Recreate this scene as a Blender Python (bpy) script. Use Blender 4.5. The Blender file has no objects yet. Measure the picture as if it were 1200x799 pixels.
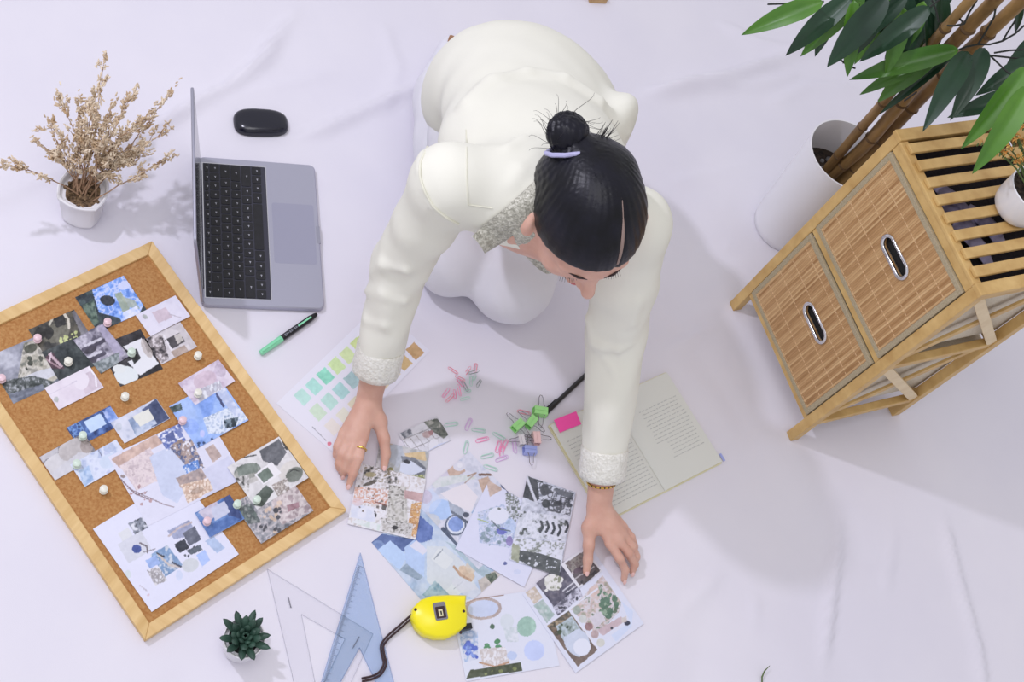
import bpy, bmesh, math, random
import numpy as np
from mathutils import Matrix, Vector
random.seed(7)
RNG = np.random.default_rng(11)
SC = bpy.context.scene
COL = SC.collection
PI = math.pi

# ------------------------------------------------------------------ camera (all lengths below in cm)
FPX, PITCH, ROLL, CAMH = 1493.50182, 0.57323261, 0.61114877, 198.21810541
def _rot():
    cp, sp, cr, sr = math.cos(PITCH), math.sin(PITCH), math.cos(ROLL), math.sin(ROLL)
    return np.array([[1,0,0],[0,cp,-sp],[0,sp,cp]]) @ np.array([[cr,-sr,0],[sr,cr,0],[0,0,1.]])
RC = _rot()
CC = np.array([0, 0, CAMH])
def un(u, v, z=0.0):
    """point of the place, at height z, that the reference camera sees at (u, v)"""
    d = RC @ np.array([(u-600)/FPX, -(v-399.5)/FPX, -1.0])
    return CC + d*((z-CAMH)/d[2])
def pj(P):
    q = (np.asarray(P, float)-CC) @ RC
    return np.stack([600+FPX*q[...,0]/-q[...,2], 399.5-FPX*q[...,1]/-q[...,2]], -1)
def vn(a):
    a = np.asarray(a, float); return a/np.linalg.norm(a)

# ------------------------------------------------------------------ objects
ORG = {}
def link(o):
    COL.objects.link(o); return o
def setp(o, label=None, cat=None, group=None, kind=None):
    for k, v in (('label', label), ('category', cat), ('group', group), ('kind', kind)):
        if v: o[k] = v
    return o
def thing(name, label, cat, org, group=None, rotz=0.0):
    o = link(bpy.data.objects.new(name, None))
    o.empty_display_size = 0.03
    o.location = Vector(np.asarray(org, float)*0.01); o.rotation_euler = (0, 0, rotz)
    ORG[o] = np.asarray(org, float) if not rotz else np.zeros(3)
    return setp(o, label, cat, group)
class MB:
    def __init__(s):
        s.v = []; s.f = []; s.m = []; s.n = 0
    def add(s, v, f, mi=0):
        v = np.asarray(v, float).reshape(-1, 3)
        s.v.append(v); s.f += [tuple(int(i)+s.n for i in q) for q in f]; s.m += [mi]*len(f); s.n += len(v)
        return s
    def box(s, c, size, ax=None, mi=0, taper=1.0):
        """box centred at c, size along the three axes ax (rows)"""
        ax = np.eye(3) if ax is None else np.asarray(ax, float)
        h = np.asarray(size, float)/2
        v = [np.asarray(c, float) + ax[0]*x*h[0]*(taper if z > 0 else 1) + ax[1]*y*h[1]*(taper if z > 0 else 1) + ax[2]*z*h[2]
             for z in (-1, 1) for y in (-1, 1) for x in (-1, 1)]
        return s.add(v, [(0,2,3,1),(4,5,7,6),(0,1,5,4),(2,6,7,3),(0,4,6,2),(1,3,7,5)], mi)
    def rbox(s, c, size, r, h=None, ax=None, seg=5, mi=0, bev=0.0):
        """rounded-rectangle slab: rounded in the first two axes, extruded along the third"""
        ax = np.eye(3) if ax is None else np.asarray(ax, float)
        a, b, t = np.asarray(size, float)/2
        def ring(off):
            rr = max(r-off, 0.01); p = []
            for k, (sx, sy) in enumerate(((1,1),(-1,1),(-1,-1),(1,-1))):
                for i in range(seg+1):
                    an = PI/2*k + PI/2*i/seg
                    p.append(((a-off-rr)*sx+rr*math.cos(an), (b-off-rr)*sy+rr*math.sin(an)))
            return p
        lev = [(-t, bev), (-t+bev, 0), (t-bev, 0), (t, bev)] if bev > 0 else [(-t, 0), (t, 0)]
        V = []
        for z, o in lev:
            for x, y in ring(o): V.append(np.asarray(c, float)+ax[0]*x+ax[1]*y+ax[2]*z)
        n = 4*(seg+1); F = [tuple(range(n))[::-1], tuple(range((len(lev)-1)*n, len(lev)*n))]
        for l in range(len(lev)-1):
            for i in range(n):
                j = (i+1) % n; F.append((l*n+i, l*n+j, (l+1)*n+j, (l+1)*n+i))
        return s.add(V, F, mi)
    def tube(s, pts, rad, seg=8, mi=0, flat=None, cap=True):
        """swept tube; rad scalar or per point; flat=(axis, factor) squashes the section"""
        P = np.asarray(pts, float); n = len(P)
        R = np.full(n, rad, float) if np.isscalar(rad) else np.asarray(rad, float)
        T = np.gradient(P, axis=0); T /= np.maximum(np.linalg.norm(T, axis=1), 1e-9)[:, None]
        up = np.array([0.13, 0.29, 0.95]) if flat is None else np.asarray(flat[0], float)
        V = []; prev = None
        for i in range(n):
            a = np.cross(T[i], up) if prev is None or flat is not None else prev - T[i]*(prev@T[i])
            if np.linalg.norm(a) < 1e-5: a = np.cross(T[i], [1, 0.2, 0.1])
            a = vn(a); b = np.cross(T[i], a); prev = a
            k = 1.0 if flat is None else flat[1]
            for j in range(seg):
                an = 2*PI*j/seg; V.append(P[i]+R[i]*(math.cos(an)*a+math.sin(an)*b*k))
        F = [(i*seg+j, i*seg+(j+1) % seg, (i+1)*seg+(j+1) % seg, (i+1)*seg+j) for i in range(n-1) for j in range(seg)]
        if cap: F += [tuple(range(seg))[::-1], tuple(range((n-1)*seg, n*seg))]
        return s.add(V, F, mi)
    def lathe(s, c, prof, seg=40, mi=0, ax=None, sq=0.0):
        """revolve (radius, height) pairs about the third axis; sq rounds towards a square"""
        ax = np.eye(3) if ax is None else np.asarray(ax, float)
        V = []; n = len(prof)
        for r, z in prof:
            for j in range(seg):
                an = 2*PI*j/seg; k = 1.0
                if sq: k = (1-sq)+sq/max(abs(math.cos(an)), abs(math.sin(an)))
                V.append(np.asarray(c, float)+ax[0]*r*k*math.cos(an)+ax[1]*r*k*math.sin(an)+ax[2]*z)
        F = [(i*seg+j, i*seg+(j+1) % seg, (i+1)*seg+(j+1) % seg, (i+1)*seg+j) for i in range(n-1) for j in range(seg)]
        if prof[0][0] > 1e-6: F.append(tuple(range(seg))[::-1])
        if prof[-1][0] > 1e-6: F.append(tuple(range((n-1)*seg, n*seg)))
        return s.add(V, F, mi)
    def prism(s, pts, z0, z1, mi=0, bev=0.0, o=None, ax=None):
        """extrude a 2-D outline between z0 and z1 in the frame (o, ax)"""
        ax = np.eye(3) if ax is None else np.asarray(ax, float); o = np.zeros(3) if o is None else np.asarray(o, float)
        P = np.asarray(pts, float); n = len(P)
        if np.sum(P[:,0]*np.roll(P[:,1],-1)-np.roll(P[:,0],-1)*P[:,1]) < 0: P = P[::-1]
        c = P.mean(0)
        def lev(z, off):
            Q = c+(P-c)*(1-off/np.maximum(np.linalg.norm(P-c, axis=1), 1e-6))[:, None] if off else P
            return [o+ax[0]*x+ax[1]*y+ax[2]*z for x, y in Q]
        L = [(z0, bev), (z0+bev, 0), (z1-bev, 0), (z1, bev)] if bev else [(z0, 0), (z1, 0)]
        V = sum((lev(*l) for l in L), [])
        F = [tuple(range(n))[::-1], tuple(range((len(L)-1)*n, len(L)*n))]
        for l in range(len(L)-1):
            for i in range(n):
                j = (i+1) % n; F.append((l*n+i, l*n+j, (l+1)*n+j, (l+1)*n+i))
        return s.add(V, F, mi)
    def sphere(s, c, r, ax=None, nu=16, nv=10, mi=0):
        ax = np.eye(3) if ax is None else np.asarray(ax, float); r = np.ones(3)*r
        V = [np.asarray(c, float)+ax[2]*r[2]]
        for i in range(1, nv):
            t = PI*i/nv
            for j in range(nu):
                p = 2*PI*j/nu
                V.append(np.asarray(c, float)+ax[0]*r[0]*math.sin(t)*math.cos(p)+ax[1]*r[1]*math.sin(t)*math.sin(p)+ax[2]*r[2]*math.cos(t))
        V.append(np.asarray(c, float)-ax[2]*r[2])
        F = [(0, 1+j, 1+(j+1) % nu) for j in range(nu)]
        for i in range(nv-2):
            for j in range(nu):
                a = 1+i*nu; F.append((a+j, a+nu+j, a+nu+(j+1) % nu, a+(j+1) % nu))
        k = len(V)-1; a = 1+(nv-2)*nu
        F += [(k, a+(j+1) % nu, a+j) for j in range(nu)]
        return s.add(V, F, mi)
    def grid(s, P, mi=0, thick=0.0, nrm=None):
        """surface over an (m, n, 3) array of points, optionally given thickness along nrm"""
        P = np.asarray(P, float); m, n = P.shape[:2]; b = np.arange(m*n).reshape(m, n)
        q = np.stack([b[:-1,:-1], b[1:,:-1], b[1:,1:], b[:-1,1:]], -1).reshape(-1, 4)
        if not thick: return s.add(P.reshape(-1, 3), q.tolist(), mi)
        if nrm is None:
            du = np.gradient(P, axis=0); dv = np.gradient(P, axis=1); nrm = np.cross(du, dv)
            nrm /= np.maximum(np.linalg.norm(nrm, axis=-1), 1e-9)[..., None]
        Q = P-np.asarray(nrm)*thick; k = m*n
        F = q.tolist()+(q[:, ::-1]+k).tolist()
        edge = list(b[0,:])+list(b[1:,-1])+list(b[-1,-2::-1])+list(b[-2:0:-1,0])
        for i in range(len(edge)):
            a, c = edge[i], edge[(i+1) % len(edge)]; F.append((a, c, c+k, a+k))
        return s.add(np.concatenate([P.reshape(-1,3), Q.reshape(-1,3)]), F, mi)
def mesh(name, v, f, mats, mi=None, org=(0,0,0), smooth=True, ang=40, col=None):
    me = bpy.data.meshes.new(name)
    v = (np.asarray(v, float)-np.asarray(org, float))*0.01
    if isinstance(f, np.ndarray):
        k = f.shape[1]; me.vertices.add(len(v)); me.vertices.foreach_set('co', v.ravel())
        me.loops.add(f.size); me.loops.foreach_set('vertex_index', f.ravel().astype(np.int32))
        me.polygons.add(len(f)); me.polygons.foreach_set('loop_start', (np.arange(len(f))*k).astype(np.int32))
        me.polygons.foreach_set('loop_total', np.full(len(f), k, np.int32)); me.update(calc_edges=True)
    else:
        me.from_pydata(v.tolist(), [], f); me.update()
    for m in (mats if isinstance(mats, (list, tuple)) else [mats]): me.materials.append(m)
    if mi is not None and any(mi): me.polygons.foreach_set('material_index', np.asarray(mi, np.int32))
    if col is not None:
        at = me.color_attributes.new('Print', 'FLOAT_COLOR', 'POINT')
        c4 = np.ones((len(v), 4), np.float32); c4[:, :3] = col; at.data.foreach_set('color', c4.ravel())
    if smooth:
        me.polygons.foreach_set('use_smooth', np.ones(len(me.polygons), bool))
        if ang and ang < 180: me.set_sharp_from_angle(angle=math.radians(ang))
    me.validate()
    return me
def obj(name, mb, mats, parent=None, smooth=True, ang=40, org=None, fix=True, bevel=0.0):
    """link the collected shapes as ONE mesh object; a top-level one gets its origin at its base"""
    V = np.concatenate(mb.v)
    if parent is not None: o_ = ORG[parent]
    elif org is not None: o_ = np.asarray(org, float)
    else: o_ = np.array([V[:,0].mean(), V[:,1].mean(), V[:,2].min()])
    me = mesh(name, V, mb.f, mats, mb.m, o_, smooth, ang)
    if fix:
        bm = bmesh.new(); bm.from_mesh(me); bmesh.ops.recalc_face_normals(bm, faces=bm.faces); bm.to_mesh(me); bm.free()
    o = link(bpy.data.objects.new(name, me)); ORG[o] = o_
    if parent is not None: o.parent = parent
    else: o.location = Vector(o_*0.01)
    if bevel:
        b = o.modifiers.new('Bevel', 'BEVEL'); b.width = bevel*0.01; b.segments = 2; b.limit_method = 'ANGLE'; b.angle_limit = 0.6
    return o
def dup(o, loc=None, rotz=None, label=None, group=None, scale=None):
    c = link(o.copy())
    if loc is not None: c.location = Vector(np.asarray(loc, float)*0.01)
    if rotz is not None: c.rotation_euler = (0, 0, rotz)
    if scale is not None: c.scale = (scale,)*3
    if label: c['label'] = label
    if group: c['group'] = group
    for ch in list(o.children):
        d = link(ch.copy()); d.parent = c
        for g in list(ch.children):
            e = link(g.copy()); e.parent = d
    return c

# ------------------------------------------------------------------ materials
def lin(c):
    c = np.asarray(c, float)/255.0
    return np.where(c <= 0.04045, c/12.92, ((c+0.055)/1.055)**2.4)
def L4(c): return (*[float(x) for x in lin(c)], 1.0)
def mat(name, rgb, rough=0.5, metal=0.0, spec=0.5, **k):
    m = bpy.data.materials.new(name); m.use_nodes = True
    b = m.node_tree.nodes['Principled BSDF']
    b.inputs['Base Color'].default_value = L4(rgb); b.inputs['Roughness'].default_value = rough
    b.inputs['Metallic'].default_value = metal; b.inputs['Specular IOR Level'].default_value = spec
    for a, v in k.items(): b.inputs[a.replace('_', ' ')].default_value = v
    return m
def nodes(m): return m.node_tree.nodes, m.node_tree.links, m.node_tree.nodes['Principled BSDF']
def add_noise(m, c1, c2, scale, detail=4, stretch=(1,1,1), bump=0.0, bscale=None, coord='Object', rot=(0,0,0), lo=.35, hi=.65, dist=.002, rough=.55):
    N, L, B = nodes(m)
    tc = N.new('ShaderNodeTexCoord'); mp = N.new('ShaderNodeMapping'); mp.inputs['Scale'].default_value = stretch
    mp.inputs['Rotation'].default_value = rot
    L.new(tc.outputs[coord], mp.inputs['Vector'])
    n = N.new('ShaderNodeTexNoise'); n.inputs['Scale'].default_value = scale; n.inputs['Detail'].default_value = detail
    n.inputs['Roughness'].default_value = rough
    L.new(mp.outputs[0], n.inputs['Vector'])
    r = N.new('ShaderNodeValToRGB'); r.color_ramp.elements[0].position = lo; r.color_ramp.elements[1].position = hi
    r.color_ramp.elements[0].color = L4(c1); r.color_ramp.elements[1].color = L4(c2)
    L.new(n.outputs['Fac'], r.inputs['Fac']); L.new(r.outputs['Color'], B.inputs['Base Color'])
    if bump:
        bp = N.new('ShaderNodeBump'); bp.inputs['Strength'].default_value = bump; bp.inputs['Distance'].default_value = dist
        if bscale:
            n2 = N.new('ShaderNodeTexNoise'); n2.inputs['Scale'].default_value = bscale; n2.inputs['Detail'].default_value = 3
            L.new(mp.outputs[0], n2.inputs['Vector']); L.new(n2.outputs['Fac'], bp.inputs['Height'])
        else: L.new(n.outputs['Fac'], bp.inputs['Height'])
        L.new(bp.outputs[0], B.inputs['Normal'])
    return m
M = {}
M['cloth'] = add_noise(mat('white backdrop cloth', (222,218,226), .85, spec=.2), (221,218,229), (226,223,232), 3, bump=.12, bscale=900, dist=.001)
M['plastic_white'] = mat('white plastic', (232,231,236), .35)
M['ceramic'] = mat('white ceramic', (233,232,236), .25)
M['silver'] = mat('aluminium', (176,176,192), .4, .55)
M['silver_dark'] = mat('aluminium lid edge', (165,165,180), .4, .7)
M['key'] = add_noise(mat('black key', (17,17,24), .45), (14,14,20), (22,22,30), 80)
M['keybed'] = mat('keyboard well', (60,60,72), .5, .3)
M['screen'] = mat('dark screen glass', (12,12,16), .12)
M['legend'] = mat('white key legend', (178,178,190), .5)
M['trackpad'] = mat('trackpad', (166,166,186), .32, .45)
M['mouse'] = mat('black glossy mouse', (16,17,34), .22, spec=.6)
M['mouse_base'] = mat('mouse base', (26,27,34), .4)
M['chrome'] = mat('chrome', (226,226,230), .12, 1.0)
M['wire'] = mat('steel wire', (150,146,156), .25, .9)
M['gold'] = mat('gold', (226,186,96), .22, 1.0)
M['black'] = mat('black plastic', (20,20,24), .35)
M['green_cap'] = mat('mint plastic', (136,218,174), .35)
M['label_print'] = mat('silver label print', (120,122,132), .5)
M['yellow'] = mat('yellow plastic', (250,236,24), .3)
M['dark_hole'] = mat('dark inside', (16,16,18), .8)
M['soil'] = add_noise(mat('potting soil', (40,32,28), .95), (26,20,18), (72,58,46), 120, bump=.8, dist=.004)
M['moss'] = add_noise(mat('dry moss', (110,88,64), .95), (70,54,40), (146,120,90), 140, bump=.8, dist=.004)
M['twig'] = add_noise(mat('dry twig', (160,128,102), .9), (140,108,84), (182,150,122), 60)
M['dry'] = add_noise(mat('dried blossom', (206,184,152), .95), (188,160,126), (230,216,194), 45)
M['succ'] = add_noise(mat('dark succulent leaf', (44,74,62), .5), (30,54,46), (62,96,80), 40, lo=.3, hi=.75)
M['leaf_dark'] = add_noise(mat('dark bamboo leaf', (24,56,38), .4), (15,40,28), (34,70,44), 8, stretch=(1,1,1), lo=.3, hi=.7)
M['leaf_bright'] = add_noise(mat('bright bamboo leaf', (62,112,32), .4), (44,92,28), (92,140,40), 7, lo=.3, hi=.7)
for k in ('leaf_dark', 'leaf_bright'):
    nodes(M[k])[2].inputs['Transmission Weight'].default_value = 0.0
M['stem'] = add_noise(mat('brown bamboo stem', (126,96,54), .55), (104,76,40), (160,126,76), 30, stretch=(1,1,.12))
M['node'] = mat('stem node', (92,68,40), .7)
M['blacktwig'] = mat('dark thin twig', (32,36,32), .7)
M['flower'] = add_noise(mat('orange yellow blossom', (198,148,66), .7), (186,116,40), (222,186,104), 220)
M['flower_stem'] = mat('green flower stem', (84,104,52), .7)
def wood(name, c1, c2, st, scale=6):
    return add_noise(mat(name, c1, .5), c1, c2, scale, 6, stretch=st, bump=.15, dist=.001, lo=.3, hi=.7)
M['pine_x'] = wood('pale pine along', (203,166,106), (228,196,140), (.6,9,9))
M['pine_y'] = wood('pale pine across', (203,166,106), (228,196,140), (9,.6,9))
M['bam'] = wood('varnished bamboo', (186,148,88), (212,178,116), (3,3,3), 10)
M['bam_lit'] = wood('lit bamboo brace', (212,188,146), (226,206,168), (3,3,3), 10)  # bamboo tone lightened for the brace that faces the light
M['liner'] = add_noise(mat('beige liner fabric', (204,194,176), .95), (198,188,170), (212,203,186), 300, bump=.3, dist=.001)
M['gap_shade'] = add_noise(mat('painted gap shade', (34,30,36), .95), (28,24,30), (44,40,48), 200)  # near-black tone for the shade inside the cabinet top
M['greyedge'] = add_noise(mat('grey fabric edge', (166,152,124), .95), (154,141,114), (178,164,136), 500, bump=.3, dist=.001)
M['violet_cloth'] = add_noise(mat('violet grey fabric', (120,114,140), .9), (96,90,116), (150,144,170), 25)
M['block'] = wood('raw wood block', (176,140,92), (200,166,118), (4,4,4), 14)
M['cork'] = add_noise(mat('cork', (176,124,72), .95), (164,112,62), (186,140,88), 230, 5, bump=.4, dist=.001)
M['paper'] = mat('white paper', (226,224,236), .7, spec=.3)
M['page'] = mat('cream notebook page', (219,220,214), .8, spec=.2)
M['page_edge'] = mat('cream page edge', (222,214,176), .8, spec=.2)
M['cover'] = mat('cream yellow cover', (220,216,188), .6)
M['ink'] = mat('grey handwriting ink', (120,120,132), .8, spec=.1)
M['ink_dark'] = mat('dark print', (70,70,84), .7)
M['pink_note'] = mat('pink sticky note', (255,92,176), .7, spec=.2)
M['pin_white'] = mat('white pin head', (228,226,214), .3)
M['pin_pink'] = mat('pale pink pin head', (226,196,204), .3)
M['pin_green'] = mat('pale green pin head', (206,222,208), .3)
for k, c in (('clip_green', (166,232,146)), ('clip_pink', (244,206,206)), ('clip_blue', (160,172,230)), ('clip_white', (226,222,228)),
             ('pc_pink', (244,156,196)), ('pc_rose', (238,156,174)), ('pc_green', (186,222,208)), ('pc_violet', (220,186,228)), ('pc_grey', (150,160,160))):
    M[k] = mat(k.replace('_', ' '), c, .35)
def glassy(name, rgb, alpha):
    m = mat(name, rgb, .12); m.node_tree.nodes['Principled BSDF'].inputs['Alpha'].default_value = alpha
    return m
M['clear_sq'] = glassy('clear acrylic', (214,214,230), .05)
M['clear_line'] = glassy('clear acrylic edge', (172,174,194), .2)
M['blue_sq'] = glassy('blue tinted acrylic', (168,200,240), .27)
M['blue_line'] = glassy('blue acrylic edge', (140,164,212), .32)
M['strap'] = mat('dark brown strap', (52,28,34), .6)
def attr_mat(name, rough=.35):
    m = mat(name, (200,200,200), rough, spec=.35); N, L, B = nodes(m)
    a = N.new('ShaderNodeAttribute'); a.attribute_name = 'Print'; L.new(a.outputs['Color'], B.inputs['Base Color'])
    return m
M['print'] = attr_mat('printed photo paper')
# person
M['skin'] = add_noise(mat('skin', (210,164,146), .5), (202,154,136), (215,172,154), 30, lo=.3, hi=.7)
nodes(M['skin'])[2].inputs['Subsurface Weight'].default_value = .12
nodes(M['skin'])[2].inputs['Subsurface Radius'].default_value = (.01,.004,.002)
M['jacket'] = add_noise(mat('cream jacket fabric', (228,227,214), .75, spec=.25), (225,224,212), (230,229,218), 5, bump=.1, bscale=700, dist=.0008)
M['piping'] = mat('cream jacket piping', (222,221,204), .7)
M['trouser'] = add_noise(mat('white trouser fabric', (226,225,232), .85, spec=.2), (224,223,230), (229,228,235), 6, bump=.1, bscale=800, dist=.0008)
def sequin(name, c1, c2, c3, scale):
    m = mat(name, c1, .4, .12); N, L, B = nodes(m)
    tc = N.new('ShaderNodeTexCoord'); n = N.new('ShaderNodeTexNoise'); n.inputs['Scale'].default_value = scale*.5; n.inputs['Detail'].default_value = 3
    n.inputs['Distortion'].default_value = 1.6
    v = N.new('ShaderNodeTexVoronoi'); v.inputs['Scale'].default_value = scale
    L.new(tc.outputs['Object'], n.inputs['Vector']); L.new(tc.outputs['Object'], v.inputs['Vector'])
    r = N.new('ShaderNodeValToRGB'); e = r.color_ramp.elements; e[0].position = .38; e[1].position = .6; e[0].color = L4(c1); e[1].color = L4(c2)
    x = e.new(.5); x.color = L4(c3)
    L.new(n.outputs['Fac'], r.inputs['Fac'])
    mx = N.new('ShaderNodeMix'); mx.data_type = 'RGBA'; mx.inputs[0].default_value = .35
    r2 = N.new('ShaderNodeValToRGB'); r2.color_ramp.elements[0].color = L4(c1); r2.color_ramp.elements[1].color = L4(c2)
    L.new(v.outputs['Color'], r2.inputs['Fac'])
    L.new(r.outputs['Color'], mx.inputs[6]); L.new(r2.outputs['Color'], mx.inputs[7]); L.new(mx.outputs[2], B.inputs['Base Color'])
    bp = N.new('ShaderNodeBump'); bp.inputs['Strength'].default_value = .6; bp.inputs['Distance'].default_value = .002
    L.new(v.outputs['Distance'], bp.inputs['Height']); L.new(bp.outputs[0], B.inputs['Normal'])
    return m
M['sequin'] = sequin('grey sequin trim', (140,138,126), (206,204,192), (170,168,154), 300)
M['sequin_pale'] = sequin('pale sequin cuff', (214,212,202), (240,239,232), (228,226,216), 240)
M['hair'] = add_noise(mat('black hair', (15,15,26), .38, spec=.28), (7,7,13), (18,18,30), 26, 6, stretch=(1,1,1), bump=.22, bscale=90, dist=.002)
M['hair2'] = mat('black hair strand', (22,18,22), .45)
M['scalp'] = mat('scalp at the parting', (146,124,116), .6)
M['tie'] = mat('pale violet hair tie', (176,174,212), .45)
M['nail'] = mat('nail', (226,184,178), .3)
M['brow'] = mat('dark brow hair', (62,48,48), .8)
M['shoe'] = mat('white shoe', (226,225,234), .5)
M['sole'] = add_noise(mat('brown sole', (158,116,84), .7), (142,100,70), (172,130,98), 90)

# ------------------------------------------------------------------ noise in numpy
def vnoise(x, y, seed=0, s=1.0):
    x = np.asarray(x, float)/s; y = np.asarray(y, float)/s
    xi = np.floor(x).astype(np.int64); yi = np.floor(y).astype(np.int64); fx = x-xi; fy = y-yi
    fx = fx*fx*(3-2*fx); fy = fy*fy*(3-2*fy)
    def h(a, b):
        n = (a*374761393+b*668265263+seed*362437) & 0x7fffffff
        n = ((n ^ (n >> 13))*1274126177) & 0x7fffffff
        return ((n ^ (n >> 16)) & 0xffff)/65535.0
    return (h(xi,yi)*(1-fx)+h(xi+1,yi)*fx)*(1-fy)+(h(xi,yi+1)*(1-fx)+h(xi+1,yi+1)*fx)*fy
def fbm(x, y, seed=0, s=1.0, o=4):
    r = 0; a = .5; t = 0
    for i in range(o): r = r+a*vnoise(x, y, seed+i*17, s/2**i); t += a; a *= .55
    return r/t

# ------------------------------------------------------------------ the setting: a white cloth spread as floor
def build_floor():
    xs = np.arange(-185, 186, 1.0); ys = np.arange(-30, 386, 1.0)
    X, Y = np.meshgrid(xs, ys, indexing='ij')
    flat = np.zeros_like(X)
    def disc(u, v, r, soft=9):
        nonlocal flat
        c = un(u, v); d = np.hypot(X-c[0], Y-c[1]); flat = np.maximum(flat, np.clip((r+soft-d)/soft, 0, 1))
    for a in ((300,275,19),(60,450,22),(150,420,24),(230,560,24),(130,650,20),(300,530,20),(95,250,8),(272,745,8),(305,145,4),
              (440,470,16),(540,620,22),(620,640,20),(680,720,16),(520,725,12),(400,760,22),(335,395,10),(745,520,20),(640,500,14),
              (565,335,12),(590,150,15),(950,420,20),(1000,480,22),(1060,400,20),(920,265,14),(900,350,10),(700,3,7),(560,480,14),(900,795,7),(720,640,12)):
        disc(*a)
    Z = -(fbm(X, Y, 3, 38, 2)*1.0+fbm(X*.6+Y*.8, (Y*.6-X*.8)*.35, 9, 9, 2)*.35)*(1-flat)
    def crease(pts, amp, wid, side=1.0):
        nonlocal Z
        P = np.array([un(u, v)[:2] for u, v in pts]); best = np.full(X.shape, 1e9); sg = np.zeros_like(X); al = np.zeros_like(X)
        L = np.concatenate([[0], np.cumsum(np.linalg.norm(np.diff(P, axis=0), axis=1))])
        for i in range(len(P)-1):
            d = P[i+1]-P[i]; l2 = d@d; t = np.clip(((X-P[i,0])*d[0]+(Y-P[i,1])*d[1])/l2, 0, 1)
            qx = X-P[i,0]-t*d[0]; qy = Y-P[i,1]-t*d[1]; q = np.hypot(qx, qy); m = q < best
            best = np.where(m, q, best); sg = np.where(m, np.sign(d[0]*qy-d[1]*qx), sg); al = np.where(m, (L[i]+t*math.sqrt(l2))/L[-1], al)
        fade = np.clip(np.minimum(al, 1-al)*6, 0, 1)
        k = np.where(sg*side > 0, .55, 1.5)
        Z = Z + 1.7*amp*np.exp(-(best/(wid*.68*k))**2)*fade*(1-flat*.97)
    crease([(-60,245),(20,222),(60,205),(170,153),(230,118),(270,98),(305,70),(330,30),(350,5)], 1.3, 1.7)
    crease([(240,130),(300,105),(400,80)], .3, 1.6)
    crease([(330,165),(380,148),(430,125),(500,95)], 1.0, 1.5)
    crease([(745,108),(800,98),(850,90),(910,70)], .9, 2.2)
    crease([(420,330),(470,345),(520,372),(600,380)], .7, 1.6)
    crease([(760,105),(840,88),(900,72),(960,40)], 1.1, 2.4)
    crease([(820,95),(880,98),(940,82)], .6, 2.0)
    crease([(880,420),(905,455),(925,490)], .5, 1.8)
    crease([(865,290),(880,240),(905,205),(930,190)], .8, 1.6)
    crease([(850,300),(862,260),(880,225)], .6, 1.4)
    crease([(985,545),(985,640),(975,720),(965,799)], .8, 1.4)
    crease([(1105,590),(1125,670),(1150,760),(1160,830)], .7, 1.5)
    crease([(735,790),(790,720),(850,660)], .5, 1.8)
    crease([(760,640),(850,570),(890,500)], .4, 1.8)
    crease([(890,690),(885,760),(880,820)], .4, 1.3)
    crease([(1040,560),(1050,640),(1040,700)], .35, 1.3)
    crease([(760,420),(820,390),(850,375)], .8, 2.0)
    crease([(470,420),(540,395),(640,370)], .8, 2.2)
    crease([(640,440),(700,400),(740,380)], .5, 2.0)
    crease([(500,440),(545,455),(600,462),(650,440)], .5, 1.6)
    crease([(840,20),(890,45),(960,60)], .5, 2.2)
    crease([(900,120),(950,95),(1010,100)], .4, 2.0)
    crease([(780,210),(840,200),(900,180)], .25, 2.2)
    crease([(450,20),(470,80),(450,140)], .3, 2.0)
    crease([(360,560),(400,640),(390,690)], .25, 1.6)
    crease([(640,760),(700,800),(760,830)], .3, 1.6)
    V = np.stack([X, Y, Z], -1).reshape(-1, 3); b = np.arange(X.size).reshape(X.shape)
    F = np.stack([b[:-1,:-1], b[1:,:-1], b[1:,1:], b[:-1,1:]], -1).reshape(-1, 4)
    me = mesh('floor', V, F, M['cloth'], smooth=True, ang=None)
    o = link(bpy.data.objects.new('floor', me)); setp(o, 'white creased backdrop cloth spread over the whole floor', 'floor', None, 'structure')
build_floor()

# ------------------------------------------------------------------ laptop
LAP_O = np.array([-65.766, 120.958, 0]); LAP_A = .66202642
lx = np.array([math.cos(LAP_A), math.sin(LAP_A), 0]); ly = np.array([math.sin(LAP_A), -math.cos(LAP_A), 0]); lz = np.array([0,0,1.])
def lp(x, y, z=0): return LAP_O+lx*x+ly*y+lz*z           # x away from the hinge, y along the hinge towards the viewer
LAX = np.array([lx, ly, lz])
lap = thing('laptop', 'open grey aluminium laptop with black keys beside the corkboard', 'laptop', lp(10.6, 15.2))
b = MB(); b.rbox(lp(10.6, 15.2, .72), (21.2, 30.4, 1.2), 1.1, ax=LAX, bev=.18, seg=6); obj('base', b, M['silver'], lap)
b = MB(); b.rbox(lp(6.3, 15.2, 1.32), (11.3, 27.6, .02), .3, ax=LAX); obj('keyboard_well', b, M['keybed'], lap)
b = MB()
for c, s in ((lp(.62,15.2,1.34), (.12,27.8,.05)), (lp(11.98,15.2,1.34), (.1,27.8,.05)), (lp(6.3,1.35,1.34), (11.3,.1,.05)), (lp(6.3,29.05,1.34), (11.3,.1,.05))): b.box(c, s, LAX)
obj('keyboard_rim_glint', b, M['chrome'], lap)  # bright strips stand in for light reflected along the well's edge
ROWS = [(.95, 14, [1.0]*14), (1.9, 14, [1]*13+[1.6]), (1.9, 14, [1.6]+[1]*13), (1.9, 13, [1.9]+[1]*11+[1.9]), (1.9, 12, [2.45]+[1]*10+[2.45]), (1.9, 10, [1,1,1,1.25,5.2,1.25,1,1,1,1])]
kx = .85; first_key = {}
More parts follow.
